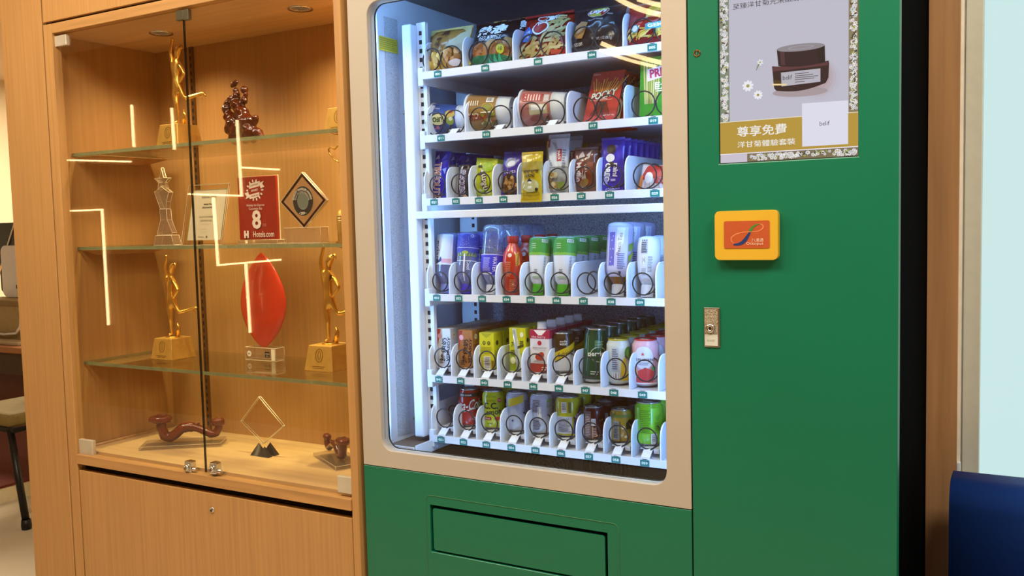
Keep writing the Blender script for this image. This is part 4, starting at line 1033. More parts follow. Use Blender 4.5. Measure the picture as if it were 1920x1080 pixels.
Z6 = TRAYZ[5]+.021; Z5 = TRAYZ[4]+.021; Z4 = TRAYZ[3]; Z3 = TRAYZ[2]; Z2 = TRAYZ[1]; Z1 = TRAYZ[0]
W_ = '#f2f2f4'
def lines(pr, u0, u1, v0, v1, n, c, rag=.25, h=.45, seed=1):
    r = random.Random(seed)
    for k in range(n):
        v = v1-(v1-v0)*(k+.5)/n; d = (v1-v0)/n*h/2
        pr.rect(u0, v-d, u1-(u1-u0)*rag*r.random(), v+d, c)
def barcode(pr, u0, v0, u1, v1, along='u', seed=2):
    pr.rect(u0, v0, u1, v1, '#f1f1f4'); r = random.Random(seed); L = (u1-u0) if along == 'u' else (v1-v0); x = L*.08
    h0 = pr.h
    while x < L*.92:
        w = L*r.choice((.02, .035, .05)); pr.h = h0
        if along == 'u': pr.rect(u0+x, v0+(v1-v0)*.12, min(u0+x+w, u1), v1-(v1-v0)*.08, '#1b1b20')
        else: pr.rect(u0+(u1-u0)*.12, v0+x, u1-(u1-u0)*.08, min(v0+x+w, v1), '#1b1b20')
        x += w+L*r.choice((.03, .045))
def d_cola(pr, R, H):
    pr.rect(-R*2.4, H*.80, R*2.4, H*.90, '#1a1012'); pr.text('ZERO SUGAR', -R*.15, H*.85, H*.045, W_, w=R*1.15, bold=.02)
    pr.text('Coca-Cola', -R*.08, H*.58, H*.27, W_, w=R*3.3, rot=.12, slant=.35, bold=.015)
    pr.poly([(-R*1.1, H*.45), (-R*.3, H*.43), (R*.5, H*.50), (R*1.2, H*.50), (R*.4, H*.47), (-R*.3, H*.40)], W_)
    pr.ell(R*.62, H*.22, R*.17, R*.17, '#d9c9c9').text('(R)', R*.62, H*.22, R*.16, '#7a1d18')
c = can('cola_can', 'red cola can with white script and black zero sugar band', '#a8221a', 881, 727, 806, 41, Z6, d_cola, rot=.35, group='red cola cans')
rear(c, 2, .072, '# red cola can from the front in the lane tagged 052')
def d_lemon(pr, R, H):
    pr.text('VITAMIN', -R*.12, H*.75, H*.05, '#3a4a1a', w=R*.8, rot=.05).ell(R*.72, H*.76, R*.17, R*.2, '#c8321e').text('50', R*.72, H*.76, R*.16, W_)
    pr.text('C.C.', -R*.10, H*.62, H*.17, '#20301a', w=R*1.35, bold=.035).text('Lemon', R*.02, H*.46, H*.15, '#20301a', w=R*1.7, rot=.08, bold=.02)
    pr.rect(-R*.85, H*.25, -R*.05, H*.33, '#8a1e14').text('250mL', -R*.45, H*.29, H*.045, W_).ell(R*.5, H*.29, R*.28, H*.045, '#c8321e').text('Lemon', -R*.2, H*.17, H*.045, '#3a5a1a').text('LESS SUGAR', -R*.1, H*.86, H*.04, '#44581a', w=R*1.0)
c = can('lemon_soda_can', 'lime yellow can lettered C.C. Lemon in dark green', '#b9c51e', 926, 730, 803, 42, Z6, d_lemon, rot=.35, group='lime lemon soda cans')
rear(c, 2, .072, '# lime lemon soda can from the front in the lane tagged 053')
def d_tonic(pr, R, H):
    pr.poly([(-R*.95, H*.62), (R*.55, H*.76), (R*.55, H*.95), (-R*.95, H*.82)], '#c9b822'); lines(pr, R*.62, R*1.05, H*.30, H*.80, 13, '#4a4f66', seed=4)
    pr.text('◆', -R*.45, H*.30, R*.22, '#2a3f8a'); lines(pr, R*.6, R*1.0, H*.1, H*.26, 4, '#6a6f86', seed=9)
c = can('tonic_can', 'silver white can crossed by a slanted yellow band', '#aeb6cc', 971, 733, 809, 43, Z6, d_tonic, group='silver cans with yellow band')
rear(c, 2, .072, '# silver and yellow can from the front in the lane tagged 054')
def d_soda(pr, R, H):
    lines(pr, -R*.95, -R*.1, H*.55, H*.86, 9, '#3a4058', seed=3); barcode(pr, -R*.35, H*.42, -R*.02, H*.70, 'v'); lines(pr, -R*.8, -R*.1, H*.12, H*.38, 8, '#4a5068', seed=6)
    pr.text('Soft', R*.62, H*.72, H*.07, '#4f9a6a', slant=.2).ell(R*.6, H*.84, R*.22, H*.03, '#7fb04a', rot=.4)
c = can('soda_water_can', 'pale silver can densely printed with small dark text', '#b4bcd6', 1016, 736, 815, 44, Z6, d_soda, group='pale silver text cans')
rear(c, 2, .072, '# pale silver can from the front in the lane tagged 055')
def d_tea(pr, R, H):
    pr.rect(-R*1.2, H*.10, R*.30, H*.52, '#c9ccd8'); lines(pr, -R*.9, R*.2, H*.14, H*.50, 12, '#5a6078', seed=5); barcode(pr, -R*.55, H*.62, -R*.15, H*.88, 'v'); pr.rect(R*.0, H*.62, R*.2, H*.88, '#6a6a2a')
    pr.poly([(R*.35, H*.10), (R*1.6, H*.10), (R*1.6, H*.85), (R*1.0, H*.72), (R*.45, H*.45)], '#1f3f9a'); pr.text('NESTEA', R*1.05, H*.55, H*.12, W_, w=R*1.1, rot=.3, bold=.03)
c = can('iced_tea_can', 'yellow iced tea can with a blue lettered side', '#c2bd28', 1065, 741, 819, 46, Z6, d_tea, group='yellow iced tea cans')
rear(c, 2, .072, '# yellow iced tea can from the front in the lane tagged 056')
def d_dark(pr, R, H):
    pr.rect(-R*.9, H*.05, -R*.3, H*.88, '#6e5a5a'); lines(pr, -R*.85, -R*.35, H*.10, H*.80, 14, '#c9b8b0', seed=8); barcode(pr, -R*.25, H*.45, R*.1, H*.66, 'v')
    pr.rect(R*.35, H*.55, R*.8, H*.66, '#120a0c').text('COFFEE', R*.58, H*.60, H*.06, '#c9a06a', w=R*.4); lines(pr, -R*.1, R*.2, H*.1, H*.4, 6, '#c9a8a0', seed=12)
    for k in range(3): pr.ell(R*(.2+.25*k), H*.15, R*.07, R*.07, '#c9a06a', 10)
    pr.rect(-R*.22, H*.06, -R*.10, H*.42, '#b08a6a')
c = can('dark_red_can', 'small dark red coffee can with silver rim', '#4a1013', 1113, 760, 829, 42, Z6, d_dark, group='dark red coffee cans')
rear(c, 2, .075, '# small dark red can from the front in the lane tagged 057')
def d_gold(pr, R, H):
    pr.rect(-R*.9, H*.10, -R*.35, H*.66, '#8a8a86'); lines(pr, -R*.85, -R*.4, H*.15, H*.62, 10, '#3a3a34', seed=8); pr.rect(-R*1.2, H*.78, R*1.6, H*.86, '#6a7a2a')
    pr.ell(R*.0, H*.48, R*.14, R*.14, '#efe9c9').poly([(R*.25, H*.42), (R*1.3, H*.42), (R*1.3, H*.62), (R*.55, H*.72), (R*.25, H*.60)], '#221a10'); pr.ell(R*.2, H*.2, R*.12, R*.12, '#e8e0c0').rect(-R*.3, H*.06, -R*.18, H*.66, '#6a5412').ell(R*.55, H*.2, R*.1, R*.1, '#a06a1a')
c = can('gold_can', 'small gold coffee can with black and cream marks', '#a8892c', 1166, 765, 836, 44, Z6, d_gold, group='gold coffee cans')
def d_lime(pr, R, H):
    lines(pr, -R*.8, R*.0, H*.30, H*.84, 13, '#4a8a1a', seed=8); pr.text('LIME', R*.62, H*.68, H*.10, '#3f7a1a', w=R*.5, rot=.4); barcode(pr, R*.0, H*.06, R*.42, H*.30, 'v'); lines(pr, R*.25, R*.7, H*.36, H*.56, 5, '#4a8a1a', seed=3)
c = can('lime_can', 'tall bright lime green can beside the window edge', '#7fc42a', 1217, 751, 838, 53, Z6, d_lime, group='lime green cans')
rear(c, 2, .074, '# lime green can from the front in the lane tagged 059')
# row 5 cans
def d_soda_dark(pr, R, H):
    pr.poly([(-R*1.3, H*.20), (-R*.5, H*.30), (R*1.4, H*.62), (R*1.6, H*.80), (R*.6, H*.66), (-R*1.3, H*.42)], '#c9b21e'); pr.poly([(-R*1.3, H*.07), (R*1.5, H*.07), (R*1.5, H*.60), (-R*.4, H*.28), (-R*1.3, H*.19)], '#cdd0da')
    pr.text('Schweppes', R*.72, H*.51, H*.15, '#2a2410', w=R*1.9, rot=.28, slant=.2); pr.text('soda', R*.25, H*.80, H*.06, W_, w=R*.6).text('water', R*.25, H*.73, H*.06, W_, w=R*.65)
c = can('soda_can', 'dark brown can with a yellow lettered sash', '#3a2a16', 1056, 622, 702, 44, Z5, d_soda_dark, rot=.25, group='brown cans with yellow sash')
rear(c, 4, .068, '# brown and yellow can from the front in the lane tagged 046')
def d_green(pr, R, H):
    for a in (-.5, .65): pr.rect(R*a-R*.03, H*.2, R*a+R*.03, H*.86, '#5f8a6a')
    pr.ring(R*.55, H*.52, R*.8, H*.14, R*.05, '#c9d6c4'); pr.text('perrier', R*.42, H*.52, H*.115, '#e9efe6', w=R*1.7, rot=.06, bold=.02); lines(pr, R*.1, R*.9, H*.64, H*.78, 5, '#7fa888', seed=3); lines(pr, -R*.1, R*.6, H*.14, H*.22, 2, '#dfe6da', seed=3)
c = can('green_sparkling_can', 'tall slim dark green sparkling water can', '#1d4a2c', 1110, 615, 716, 43, TRAYZ[4]+.002, d_green, slim=True, rot=.3, group='slim dark green cans'); c.rotation_euler = (-.10, 0.05, 0)
rear(c, 5, .066, '# slim dark green can from the front in the lane tagged 047')
def d_fruit(pr, R, H, main='#cfd6dc', accent='#d2b72a'):
    pr.rect(-R*.7, H*.30, -R*.1, H*.82, '#b9c0cc'); lines(pr, -R*.65, -R*.15, H*.34, H*.8, 10, '#5a6074', seed=2); barcode(pr, -R*.65, H*.12, -R*.05, H*.28, 'v')
    pr.poly([(R*.05, H*.10), (R*.75, H*.10), (R*.45, H*.62), (R*.1, H*.50)], '#d8b81e').ell(R*.75, H*.70, R*.35, H*.14, '#3f7a2a').ell(R*.7, H*.68, R*.15, H*.10, '#6a9a3a')
c = can('lemon_fruit_can', 'pale fruit soda can with yellow foil top', '#cdd6cf', 1160, 634, 716, 45, TRAYZ[4]+.002, d_fruit, lid=mat('yellow_foil', '#c9bd2a', .3, .4), group='yellow topped fruit cans')
rear(c, 5, .068, '# yellow topped fruit can from the front in the lane tagged 048')
def d_pink(pr, R, H):
    pr.ell(-R*.15, H*.62, R*.75, H*.24, '#d9dce4', 30); pr.text('★', -R*.2, H*.70, R*.30, '#c23a34').text('S.PELLEGRINO', -R*.02, H*.58, H*.055, '#2f3a5a', w=R*1.5, bold=.02); lines(pr, -R*.55, R*.3, H*.46, H*.53, 2, '#7a86a4', seed=3)
    pr.poly([(-R*.75, H*.10), (R*.55, H*.10), (R*.65, H*.34), (R*.0, H*.42), (-R*.75, H*.32)], '#cf4444').rect(-R*.75, H*.07, R*.9, H*.10, '#e6e0e4').ell(R*.62, H*.40, R*.2, H*.05, '#4f9a4a', rot=.5).text('4', -R*.1, H*.40, R*.15, '#333333').ell(-R*.75, H*.30, R*.16, H*.10, '#d9a060')
c = can('blood_orange_can', 'pink fruit soda can with red foil top and red star', '#d6a9b8', 1211, 634, 720, 50, TRAYZ[4]+.002, d_pink, lid=mat('red_foil', '#c2352c', .3, .4), rot=.35, group='red topped fruit cans')
rear(c, 3, .070, '# red topped fruit can from the front in the lane tagged 049')

# ---------------------------------------------------------------- cartons of row 5
def carton(name, label, col, x0, x1, yt, yb, zb, draw, side=None, Y=.168, depth=.042, top='#d9d6cc', rz=0, group=None, lean=0, gable=None):
    a = P(x0, (yt+yb)/2, Y); b = P(x1, (yt+yb)/2, Y); w = b.x-a.x; H = max(.05, P((x0+x1)/2, yt, Y).z-zb)
    t = thing(name, label, 'carton', group=group); m = wrap_mat(col, .4)
    MB().box(-w/2, w/2, 0, depth, 0, H).build('carton_body', m, t, .0012)
    pr = Print(flat_front(-.0001)); draw(pr, w, H); pr.build('front_print', t)
    if side: pr = Print(flat_side(w/2+.0001)); side(pr, depth, H); pr.build('side_print', t)
    pr = Print(lambda u, v, h: (u, v, H+h)); pr.rect(-w/2+.001, .001, w/2-.001, depth-.001, top).rect(-w/2+.001, depth*.45, w/2-.001, depth*.52, '#8a8478').ell(w*.1, depth*.25, .003, .003, '#c9c4b8', 12).build('top_fold', t)
    finish(t, (x0+x1)/2, (yt+yb)/2, Y, zb, rz, lean); return t, w, H
def d_soy(c1, c2):
    def f(pr, w, H):
        pr.poly([(-w*.48, H*.50), (-w*.20, H*.98), (-w*.48, H*.98)], c2).ell(-w*.28, H*.80, w*.16, H*.07, '#e0a8b8')
        pr.text('維他奶', -w*.02, H*.45, w*.36, '#17130f', w=H*.62, rot=pi/2-.12, bold=.02).text('VITASOY', w*.33, H*.46, w*.20, '#17130f', w=H*.66, rot=pi/2-.10, bold=.03)
        lines(pr, -w*.35, -w*.05, H*.08, H*.2, 3, '#3a332a', seed=2)
    return f
def s_soy(c): return lambda pr, d, H: pr.ell(d*.4, H*.82, d*.16, d*.16, '#e9e2d4', 14).text('M', d*.4, H*.82, d*.16, '#3a2a1a').rect(d*.1, H*.1, d*.8, H*.62, c)
c, w, H = carton('soy_milk_carton', 'white soy milk carton with black vertical lettering', '#d5d8e2', 820, 845, 616, 690, Z5, d_soy('#d5d8e2', '#b0402a'), s_soy('#c4c7d2'), group='white soy milk cartons')
rear(c, 4, .050, '# white soy milk carton from the front in the lane tagged 041')
c, w, H = carton('malt_soy_carton', 'brown soy milk carton with black vertical lettering', '#a8703a', 860, 886, 619, 690, Z5, d_soy('#a8703a', '#a02c1c'), s_soy('#8a5426'), top='#9a6a3a', group='brown soy milk cartons')
rear(c, 4, .050, '# brown soy milk carton from the front in the lane tagged 042')
def d_chry(pr, w, H):
    pr.poly([(-w*.42, H*.99), (w*.42, H*.99), (0, H*.85)], '#a6a818').ell(-w*.16, H*.72, w*.11, w*.12, '#1d2a14', 14).ell(w*.16, H*.72, w*.11, w*.12, '#1d2a14', 14).text('菊', -w*.16, H*.72, w*.14, '#d2cf20').text('茶', w*.16, H*.72, w*.14, '#d2cf20')
    lines(pr, -w*.38, w*.38, H*.42, H*.62, 5, '#7a7a14', seed=4, h=.25); barcode(pr, -w*.2, H*.02, w*.26, H*.36, 'v'); pr.rect(-w*.48, H*.02, -w*.34, H*.28, '#c9b89a').rect(w*.34, H*.0, w*.49, H*.25, '#8a6a1a')
c, w, H = carton('chrysanthemum_tea_carton', 'bright yellow tea carton showing its barcode', '#d0cc1c', 899, 926, 624, 690, Z5, d_chry, lambda pr, d, H: pr.rect(d*.1, H*.05, d*.8, H*.5, '#a8a420').ell(d*.4, H*.72, d*.15, d*.15, '#1d2a14', 12), top='#b9b52a', group='yellow tea cartons')
rear(c, 4, .052, '# yellow tea carton from the front in the lane tagged 043')
def d_tea2(pr, w, H):
    pr.rect(-w*.5, H*.0, w*.5, H*.42, '#8fa62a').poly([(-w*.3, H*.99), (-w*.05, H*.99), (w*.35, H*.0), (w*.0, H*.0)], '#c9d2c4').text('茶', -w*.25, H*.62, w*.28, '#1d3a14', bold=.02).text('花', w*.28, H*.66, w*.26, '#1d3a14', bold=.02)
    pr.poly([(w*.02, H*.52), (w*.40, H*.58), (w*.40, H*.64), (w*.02, H*.58)], '#4a4a14').ell(-w*.28, H*.25, w*.16, H*.08, '#dfe3c0').ell(w*.3, H*.85, w*.12, H*.06, '#e6e6c4')
    lines(pr, -w*.42, -w*.1, H*.36, H*.5, 4, '#5a6a14', seed=3)
c, w, H = carton('lemon_tea_carton', 'yellow green tea carton wrapped with a clear straw sleeve', '#c6c61e', 955, 985, 615, 688, Z5, d_tea2, lambda pr, d, H: pr.ell(d*.3, H*.72, d*.14, d*.14, '#1d2a14', 12).ell(d*.7, H*.72, d*.14, d*.14, '#1d2a14', 12), top='#a8b030', group='yellow green tea cartons')
sm = MB().tube([(w*.05, -.004, H*.02), (-w*.2, -.003, H*.95)], .0022, 8).build('straw', pane('straw_sleeve', '#f4f6fa', .2, .4, '#dfe6ee', 2), c)
rear(c, 4, .052, '# yellow green tea carton from the front in the lane tagged 044')
def d_berry(pr, w, H):
    pr.rect(-w*.5, H*.80, w*.5, H*1.0, '#a81f45').poly([(-w*.30, H*1.0), (w*.36, H*1.0), (w*.12, H*.88), (-w*.06, H*.88)], '#f0eef2').text('the berry', -w*.05, H*.835, H*.07, '#f2d9e2', w=w*.72)
    pr.ell(w*.0, H*.70, w*.11, w*.11, '#b0263c', 16).text('Superberries', 0, H*.585, H*.045, '#8a6a78', w=w*.72).rect(-w*.3, H*.54, w*.3, H*.545, '#9a8a96')
    for dx, dz in ((-.02, .40), (.10, .43), (.06, .36), (-.10, .37)): pr.ell(w*dx, H*dz, w*.13, w*.13, '#a8382a', 14)
    pr.rect(-w*.5, H*.02, w*.5, H*.22, '#b04038'); lines(pr, -w*.3, w*.35, H*.25, H*.30, 2, '#9a7a86', seed=2); lines(pr, w*.1, w*.4, H*.06, H*.16, 2, '#f0d9d4', seed=4)
c, w, H = carton('berry_juice_carton', 'white and crimson berry juice carton with white screw cap', '#d8d8e4', 994, 1030, 619, 695, Z5, d_berry, lambda pr, d, H: pr.rect(0, H*.80, d, H, '#a81f45').rect(0, H*.02, d, H*.22, '#a03a34'), top='#a81f45', depth=.046, group='berry juice cartons')
cp = MB().lathe([(.0125, 0), (.0125, .004), (.0115, .005), (.0115, .017), (.0105, .019)], 18, T=Matrix.Translation((-.002, .018, H))).build('screw_cap', PLASTIC_W, c)
rear(c, 4, .051, '# berry juice carton from the front in the lane tagged 045')

# ---------------------------------------------------------------- bottles of row 4
def bottle(name, label, px, pyc, yt, wpx, prof, mats, draw=None, cap=None, Y=.182, lean=-.16, rot=.45, group=None, zb=None, Rp=None):
    zb = Z4+.001 if zb is None else zb
    p = P(px, (yt+pyc)/2, Y); R = RAD(wpx, p)/2; H = solve_h(px, yt, Y, zb, lean)
    t = thing(name, label, 'bottle', group=group)
    MB().lathe([(a*R, b*H)+((c,) if c is not None else ()) for a, b, c in prof], 26).build('bottle_body', mats, t)
    if cap:
        c0, c1, r0, cm = cap; cb_ = MB().lathe([(r0*R*.9, c0*H), (r0*R, c0*H+.001), (r0*R, c1*H-.001), (r0*R*.94, c1*H)], 22).build('bottle_cap', cm, t)
        m = MB()
        for k in range(22):
            a = 2*pi*k/22; m.tube([(r0*R*math.cos(a), r0*R*math.sin(a), c0*H+.002), (r0*R*math.cos(a), r0*R*math.sin(a), c1*H-.002)], .0004, 3)
        m.build('cap_ribs', cm, cb_)['kind'] = 'stuff'
    if draw:
        rr = lambda v: R*max(.3, next((p0[0]+(p1[0]-p0[0])*(v/H-p0[1])/max(1e-6, p1[1]-p0[1]) for p0, p1 in zip(prof[:-1], prof[1:]) if p0[1] <= v/H <= p1[1]), 1))
        pr = Print(lambda u, v, h: ((rr(v)+.0003+h)*math.sin(u/R+rot), -(rr(v)+.0003+h)*math.cos(u/R+rot), v), lim=R*.26); draw(pr, R, H); pr.build('printed_label', t)
    return finish(t, px, pyc, Y, zb, 0, lean)
capm = lambda h: mat('cap_'+h.strip('#'), h, .4, var=.03)
INV = [(.36, .11, None), (.38, .16, None), (.80, .27, None), (.97, .33, None), (1, .36, None), (1, .93, None), (.93, .98, None), (.72, 1.0, None), (.30, .985, None)]
def d_evian(pr, R, H):
    pr.rect(-R*1.1, H*.46, R*.75, H*.965, '#d7def2'); pr.text('evian', -R*.70, H*.70, R*.46, '#2b2f48', w=H*.33, rot=-pi/2, bold=.02); pr.poly([(-R*.95, H*.50), (-R*.7, H*.58), (-R*.5, H*.53), (-R*.3, H*.60), (-R*.1, H*.52), (-R*.95, H*.47)], '#26336a').rect(-R*.2, H*.49, R*.7, H*.56, '#d9a8ba')
c = bottle('mineral_water_bottle', 'inverted mineral water bottle with white label reading evian', 835, 541, 438, 43, INV, WATERP, d_evian, (0, .155, .44, capm('#8f9ee8')), rot=.25, group='evian water bottles')
rear(c, 3, .072, '# evian water bottle from the front in the lane tagged 031')
def d_water2(pr, R, H):
    pr.rect(-R*2, H*.66, R*2, H*.97, '#3a44a8'); r = random.Random(5)
    for k in range(60): pr.h -= pr.step; pr.ell(r.uniform(-1.2, 1.2)*R, H*r.uniform(.74, .96), R*.025, R*.025, '#c4ccf4', 6)
    pr.text('Q', R*.45, H*.93, R*.26, W_); pr.rect(-R*2, H*.735, R*2, H*.745, '#c4ccf4')
    for k in range(22): pr.h -= pr.step; pr.poly([(R*(-.9+.085*k), H*.60), (R*(-.87+.085*k), H*(.64+.03*((k*7) % 3))), (R*(-.82+.085*k), H*.60)], ['#7f9a3a', '#a3ae4a', '#5a7a4a'][k % 3])
    pr.rect(-R*1.0, H*.52, R*1.0, H*.53, '#e6e9f8').text('Cool', R*.2, H*.46, R*.3, '#eef0fb', rot=-pi/2).rect(-R*.25, H*.20, -R*.12, H*.66, '#e8ecfb').ell(-R*.15, H*.66, R*.3, H*.03, '#9ab04a')
c = bottle('flavoured_water_bottle', 'inverted blue violet water bottle with green printed leaves', 873, 542, 437, 42, INV, WATERP, d_water2, (0, .155, .46, capm('#4a3fd0')), group='violet capped water bottles')
rear(c, 3, .072, '# violet capped water bottle from the front in the lane tagged 032')
def d_water3(pr, R, H):
    pr.rect(-R*2.2, H*.27, R*2.2, H*.56, '#3a36c4').rect(-R*2.2, H*.555, R*2.2, H*.565, '#c9c9f4'); lines(pr, -R*.8, -R*.1, H*.32, H*.52, 7, '#a9a9f0', seed=3); pr.text('WATER', R*.28, H*.42, R*.34, '#e9e9fb', rot=-pi/2, w=H*.22); pr.ell(-R*.5, H*.29, R*.6, H*.018, '#e4e4fa')
c = bottle('blue_label_water_bottle', 'tall inverted clear bottle with a violet blue label', 920, 541, 423, 44, INV, CLEARP, d_water3, (0, .135, .42, capm('#e4e6f4')), group='blue label water bottles')
rear(c, 3, .072, '# blue label water bottle from the front in the lane tagged 033')
ORB = mat('orange_drink', '#b8321a', .25, var=.1, coat=.5)
def d_energy(pr, R, H):
    pr.ell(-R*.25, H*.66, R*.22, R*.2, '#e2cfc4', 14).poly([(R*.35, H*.48), (R*.85, H*.50), (R*.75, H*.72), (R*.30, H*.68)], '#c9901e').text('Lucozade', R*.56, H*.60, R*.30, '#7a1a10', w=H*.2, rot=1.35, bold=.02)
    lines(pr, -R*.7, -R*.1, H*.30, H*.56, 8, '#d98a6a', seed=3); pr.text('✶', R*.1, H*.18, R*.5, '#e6b89a'); lines(pr, -R*.3, R*.4, H*.06, H*.26, 7, '#d07a5a', seed=7)
UPR = [(.62, 0, None), (.80, .03, None), (.86, .10, None), (.84, .30, None), (.98, .45, None), (1.0, .58, None), (.95, .68, None), (.62, .80, None), (.50, .84, None), (.50, .87, None)]
c = bottle('orange_energy_bottle', 'upright orange red energy drink bottle with red cap', 961, 545, 441, 38, UPR, ORB, d_energy, (.87, .985, .56, capm('#b8281c')), lean=-.06, group='orange energy drink bottles')
rear(c, 3, .072, '# orange energy drink bottle from the front in the lane tagged 034')
TAP = [(.36, .11, None), (.40, .17, None), (.70, .25, None), (.80, .34, None), (.90, .55, None), (1, .76, None), (1, .95, None), (.93, .985, None), (.72, 1.0, None), (.30, .985, None)]
MILKB = mat('white_bottle', '#d9dfee', .35, var=.03)
def d_greentea(pr, R, H):
    pr.rect(-R*2.4, H*.72, R*2.4, H*.985, '#3f8f3a').poly([(-R*2, H*.68), (R*2, H*.68), (R*2, H*.73), (-R*2, H*.73)], '#7fb84a').rect(R*.15, H*.90, R*.75, H*.955, '#e4efdf').text('無糖', R*.45, H*.928, H*.04, '#2a5a24', w=R*.5)
    for k in range(3): pr.rect(-R*.75, H*(.80+.035*k), -R*.35, H*(.808+.035*k), '#dfeeda')
    lines(pr, R*.45, R*.7, H*.36, H*.66, 12, '#7a8aa4', seed=3); pr.text('茶', -R*.30, H*.40, R*.4, '#2a3a4a', rot=.0).ell(-R*.2, H*.30, R*.5, H*.018, '#9ab4a0')
for px, tagn, w_, lb in ((1008, 'beside the orange bottles', 42, 'inverted white bottle with green top band next to the orange bottle'), (1055, 'beside the empty lane', 45, 'inverted white bottle with green top band next to the empty lane')):
    c = bottle('green_tea_bottle', lb, px, 544, 446, w_, TAP, [MILKB], d_greentea, (0, .19, .50, capm('#4fb81e')), group='green capped tea bottles')
    rear(c, 4, .070, '# green capped tea bottle from the front in the row '+tagn)
def d_lav(pr, R, H):
    pr.rect(-R*1.1, H*.26, R*.55, H*.93, '#c4c6ec').rect(-R*.95, H*.40, -R*.45, H*.86, '#6a66c8').poly([(-R*.35, H*.55), (R*.2, H*.72), (R*.3, H*.92), (-R*.3, H*.92)], '#e2e3f4').text('Peach Tea', -R*.1, H*.70, R*.26, '#8a6a3a', rot=pi/2-.1, w=H*.3); lines(pr, -R*.2, R*.35, H*.36, H*.58, 8, '#6a70a4', seed=3)
    pr.rect(-R*.1, H*.28, R*.1, H*.33, '#3a3f64').poly([(R*.62, H*.60), (R*1.2, H*.66), (R*1.2, H*.74), (R*.62, H*.70)], '#6a8a3a').poly([(R*.62, H*.44), (R*1.1, H*.56), (R*1.1, H*.62), (R*.62, H*.54)], '#7f9a3a')
TEAB = mat('brown_tea', '#7a5220', .2, var=.1, coat=.4)
c = bottle('lilac_label_tea_bottle', 'tall inverted bottle of brown tea with lilac label', 1158, 545, 419, 50, [(a, b, 0 if b < .27 else 1) for a, b, _ in INV], [TEAB, mat('lilac_film', '#a9a6cc', .25, coat=.4)], d_lav, (0, .165, .46, capm('#e6e8f2')), group='lilac label tea bottles')
rear(c, 2, .074, '# lilac label tea bottle from the front in the lane tagged 038')
def d_white(pr, R, H):
    pr.rect(-R*.55, H*.70, R*.05, H*.94, '#aeb6ca'); lines(pr, -R*.5, R*.0, H*.71, H*.93, 7, '#1f222e', seed=3); barcode(pr, -R*.4, H*.50, -R*.1, H*.66, 'v'); lines(pr, R*.1, R*.5, H*.40, H*.66, 12, '#2a2d3a', seed=9, h=.3); lines(pr, -R*.45, R*.05, H*.34, H*.46, 5, '#2a2d3a', seed=5, h=.3); pr.ell(0, H*.27, R*.4, H*.03, '#c9c4cc')
c = bottle('white_milk_tea_bottle', 'inverted plain white bottle covered in small black print', 1213, 546, 444, 44, [(.40, .13, None), (.42, .18, None), (.74, .30, None), (.84, .36, None), (.98, .60, None), (1, .86, None), (.92, .97, None), (.55, 1.0, None)], [MILKB], d_white, (0, .20, .52, capm('#eef2fb')), rot=.2, group='plain white bottles')
rear(c, 2, .072, '# plain white bottle from the front in the lane tagged 039')

# ---------------------------------------------------------------- bags and wrappers
def bag(name, label, x0, x1, yt, yb, zb, col, draw, T=.028, Y=.165, lean=-.12, rz=0, cat='snack bag', group=None, ry=0, crimp='#d8c99a', rough=.25, ybase=None, back=None):
    a = P(x0, (yt+yb)/2, Y); b = P(x1, (yt+yb)/2, Y); w = (b.x-a.x)/max(.6, math.cos(rz)); H = solve_h((x0+x1)/2, yt, Y, zb, lean)
    t = thing(name, label, cat, group=group); sd = random.Random(len(name)*7+int(x0))
    p1, p2, p3 = sd.uniform(0, 6), sd.uniform(0, 6), sd.uniform(0, 6)
    def dep(u, v):
        e = min(1, abs(2*u/w)); q = min(1, max(0, (v/H-.055)/.89)); k = max(0, 1-e**3)**.7*math.sin(pi*q)**.55
        wr = (.0011*math.sin(u*210/w*.12+v*95+p1)+.0009*math.sin(v*170-u*130+p2)+.0007*math.sin(u*260+p3))*min(1, 3*math.sin(pi*q)+.15)*(T/.028)**.5
        return T*k+wr
    def edge(v): q = v/H; return 1-.035*math.sin(pi*q)
    n = 20
    mb = MB(); mb.grid(lambda i, j: ((i-.5)*w*edge(j*H), -dep((i-.5)*w, j*H), j*H), n, n).grid(lambda i, j: ((i-.5)*w*edge(j*H), dep((i-.5)*w, j*H)*.8+.0004, j*H), n, n, flip=True)
    mb.build('bag_body', wrap_mat(col, rough), t, fixn=False)
    pr = Print(lambda u, v, h: (u*edge(v), -dep(u, v)-h-.0002, v), lim=max(.005, w*.05), step=.00022, base=.0013); draw(pr, w, H); pr.build('printed_front', t)
    cw = MB()
    for v0 in (0, H*.95):
        for k in range(4): cw.tube([(-w*.495, -.0012, v0+H*.01*(k+.6)), (w*.495, -.0012, v0+H*.01*(k+.6))], H*.0032, 4)
    cw.build('crimp_seal', wrap_mat(crimp), t)
    return finish(t, (x0+x1)/2, (yt+yb)/2, Y, zb, rz, lean, ry)
def sticks(pr, w, H, u0, u1, v0, v1, n, cols, L, seed=1, wd=.025, tilt=.6):
    r = random.Random(seed)
    for k in range(n):
        u = r.uniform(u0, u1)*w; v = r.uniform(v0, v1)*H; a = r.uniform(-tilt, tilt)+.5; l = L*w*r.uniform(.7, 1.2); d = wd*w
        c, s = math.cos(a), math.sin(a); pr.h -= pr.step*.5
        pts = [(u-l*c-d*s, v-l*s+d*c), (u-l*c+d*s, v-l*s-d*c), (u+l*c+d*s, v+l*s-d*c), (u+l*c-d*s, v+l*s+d*c)]
        if all(abs(p[0]) < w*.5 and 0 < p[1] < H for p in pts): pr.poly(pts, r.choice(cols))
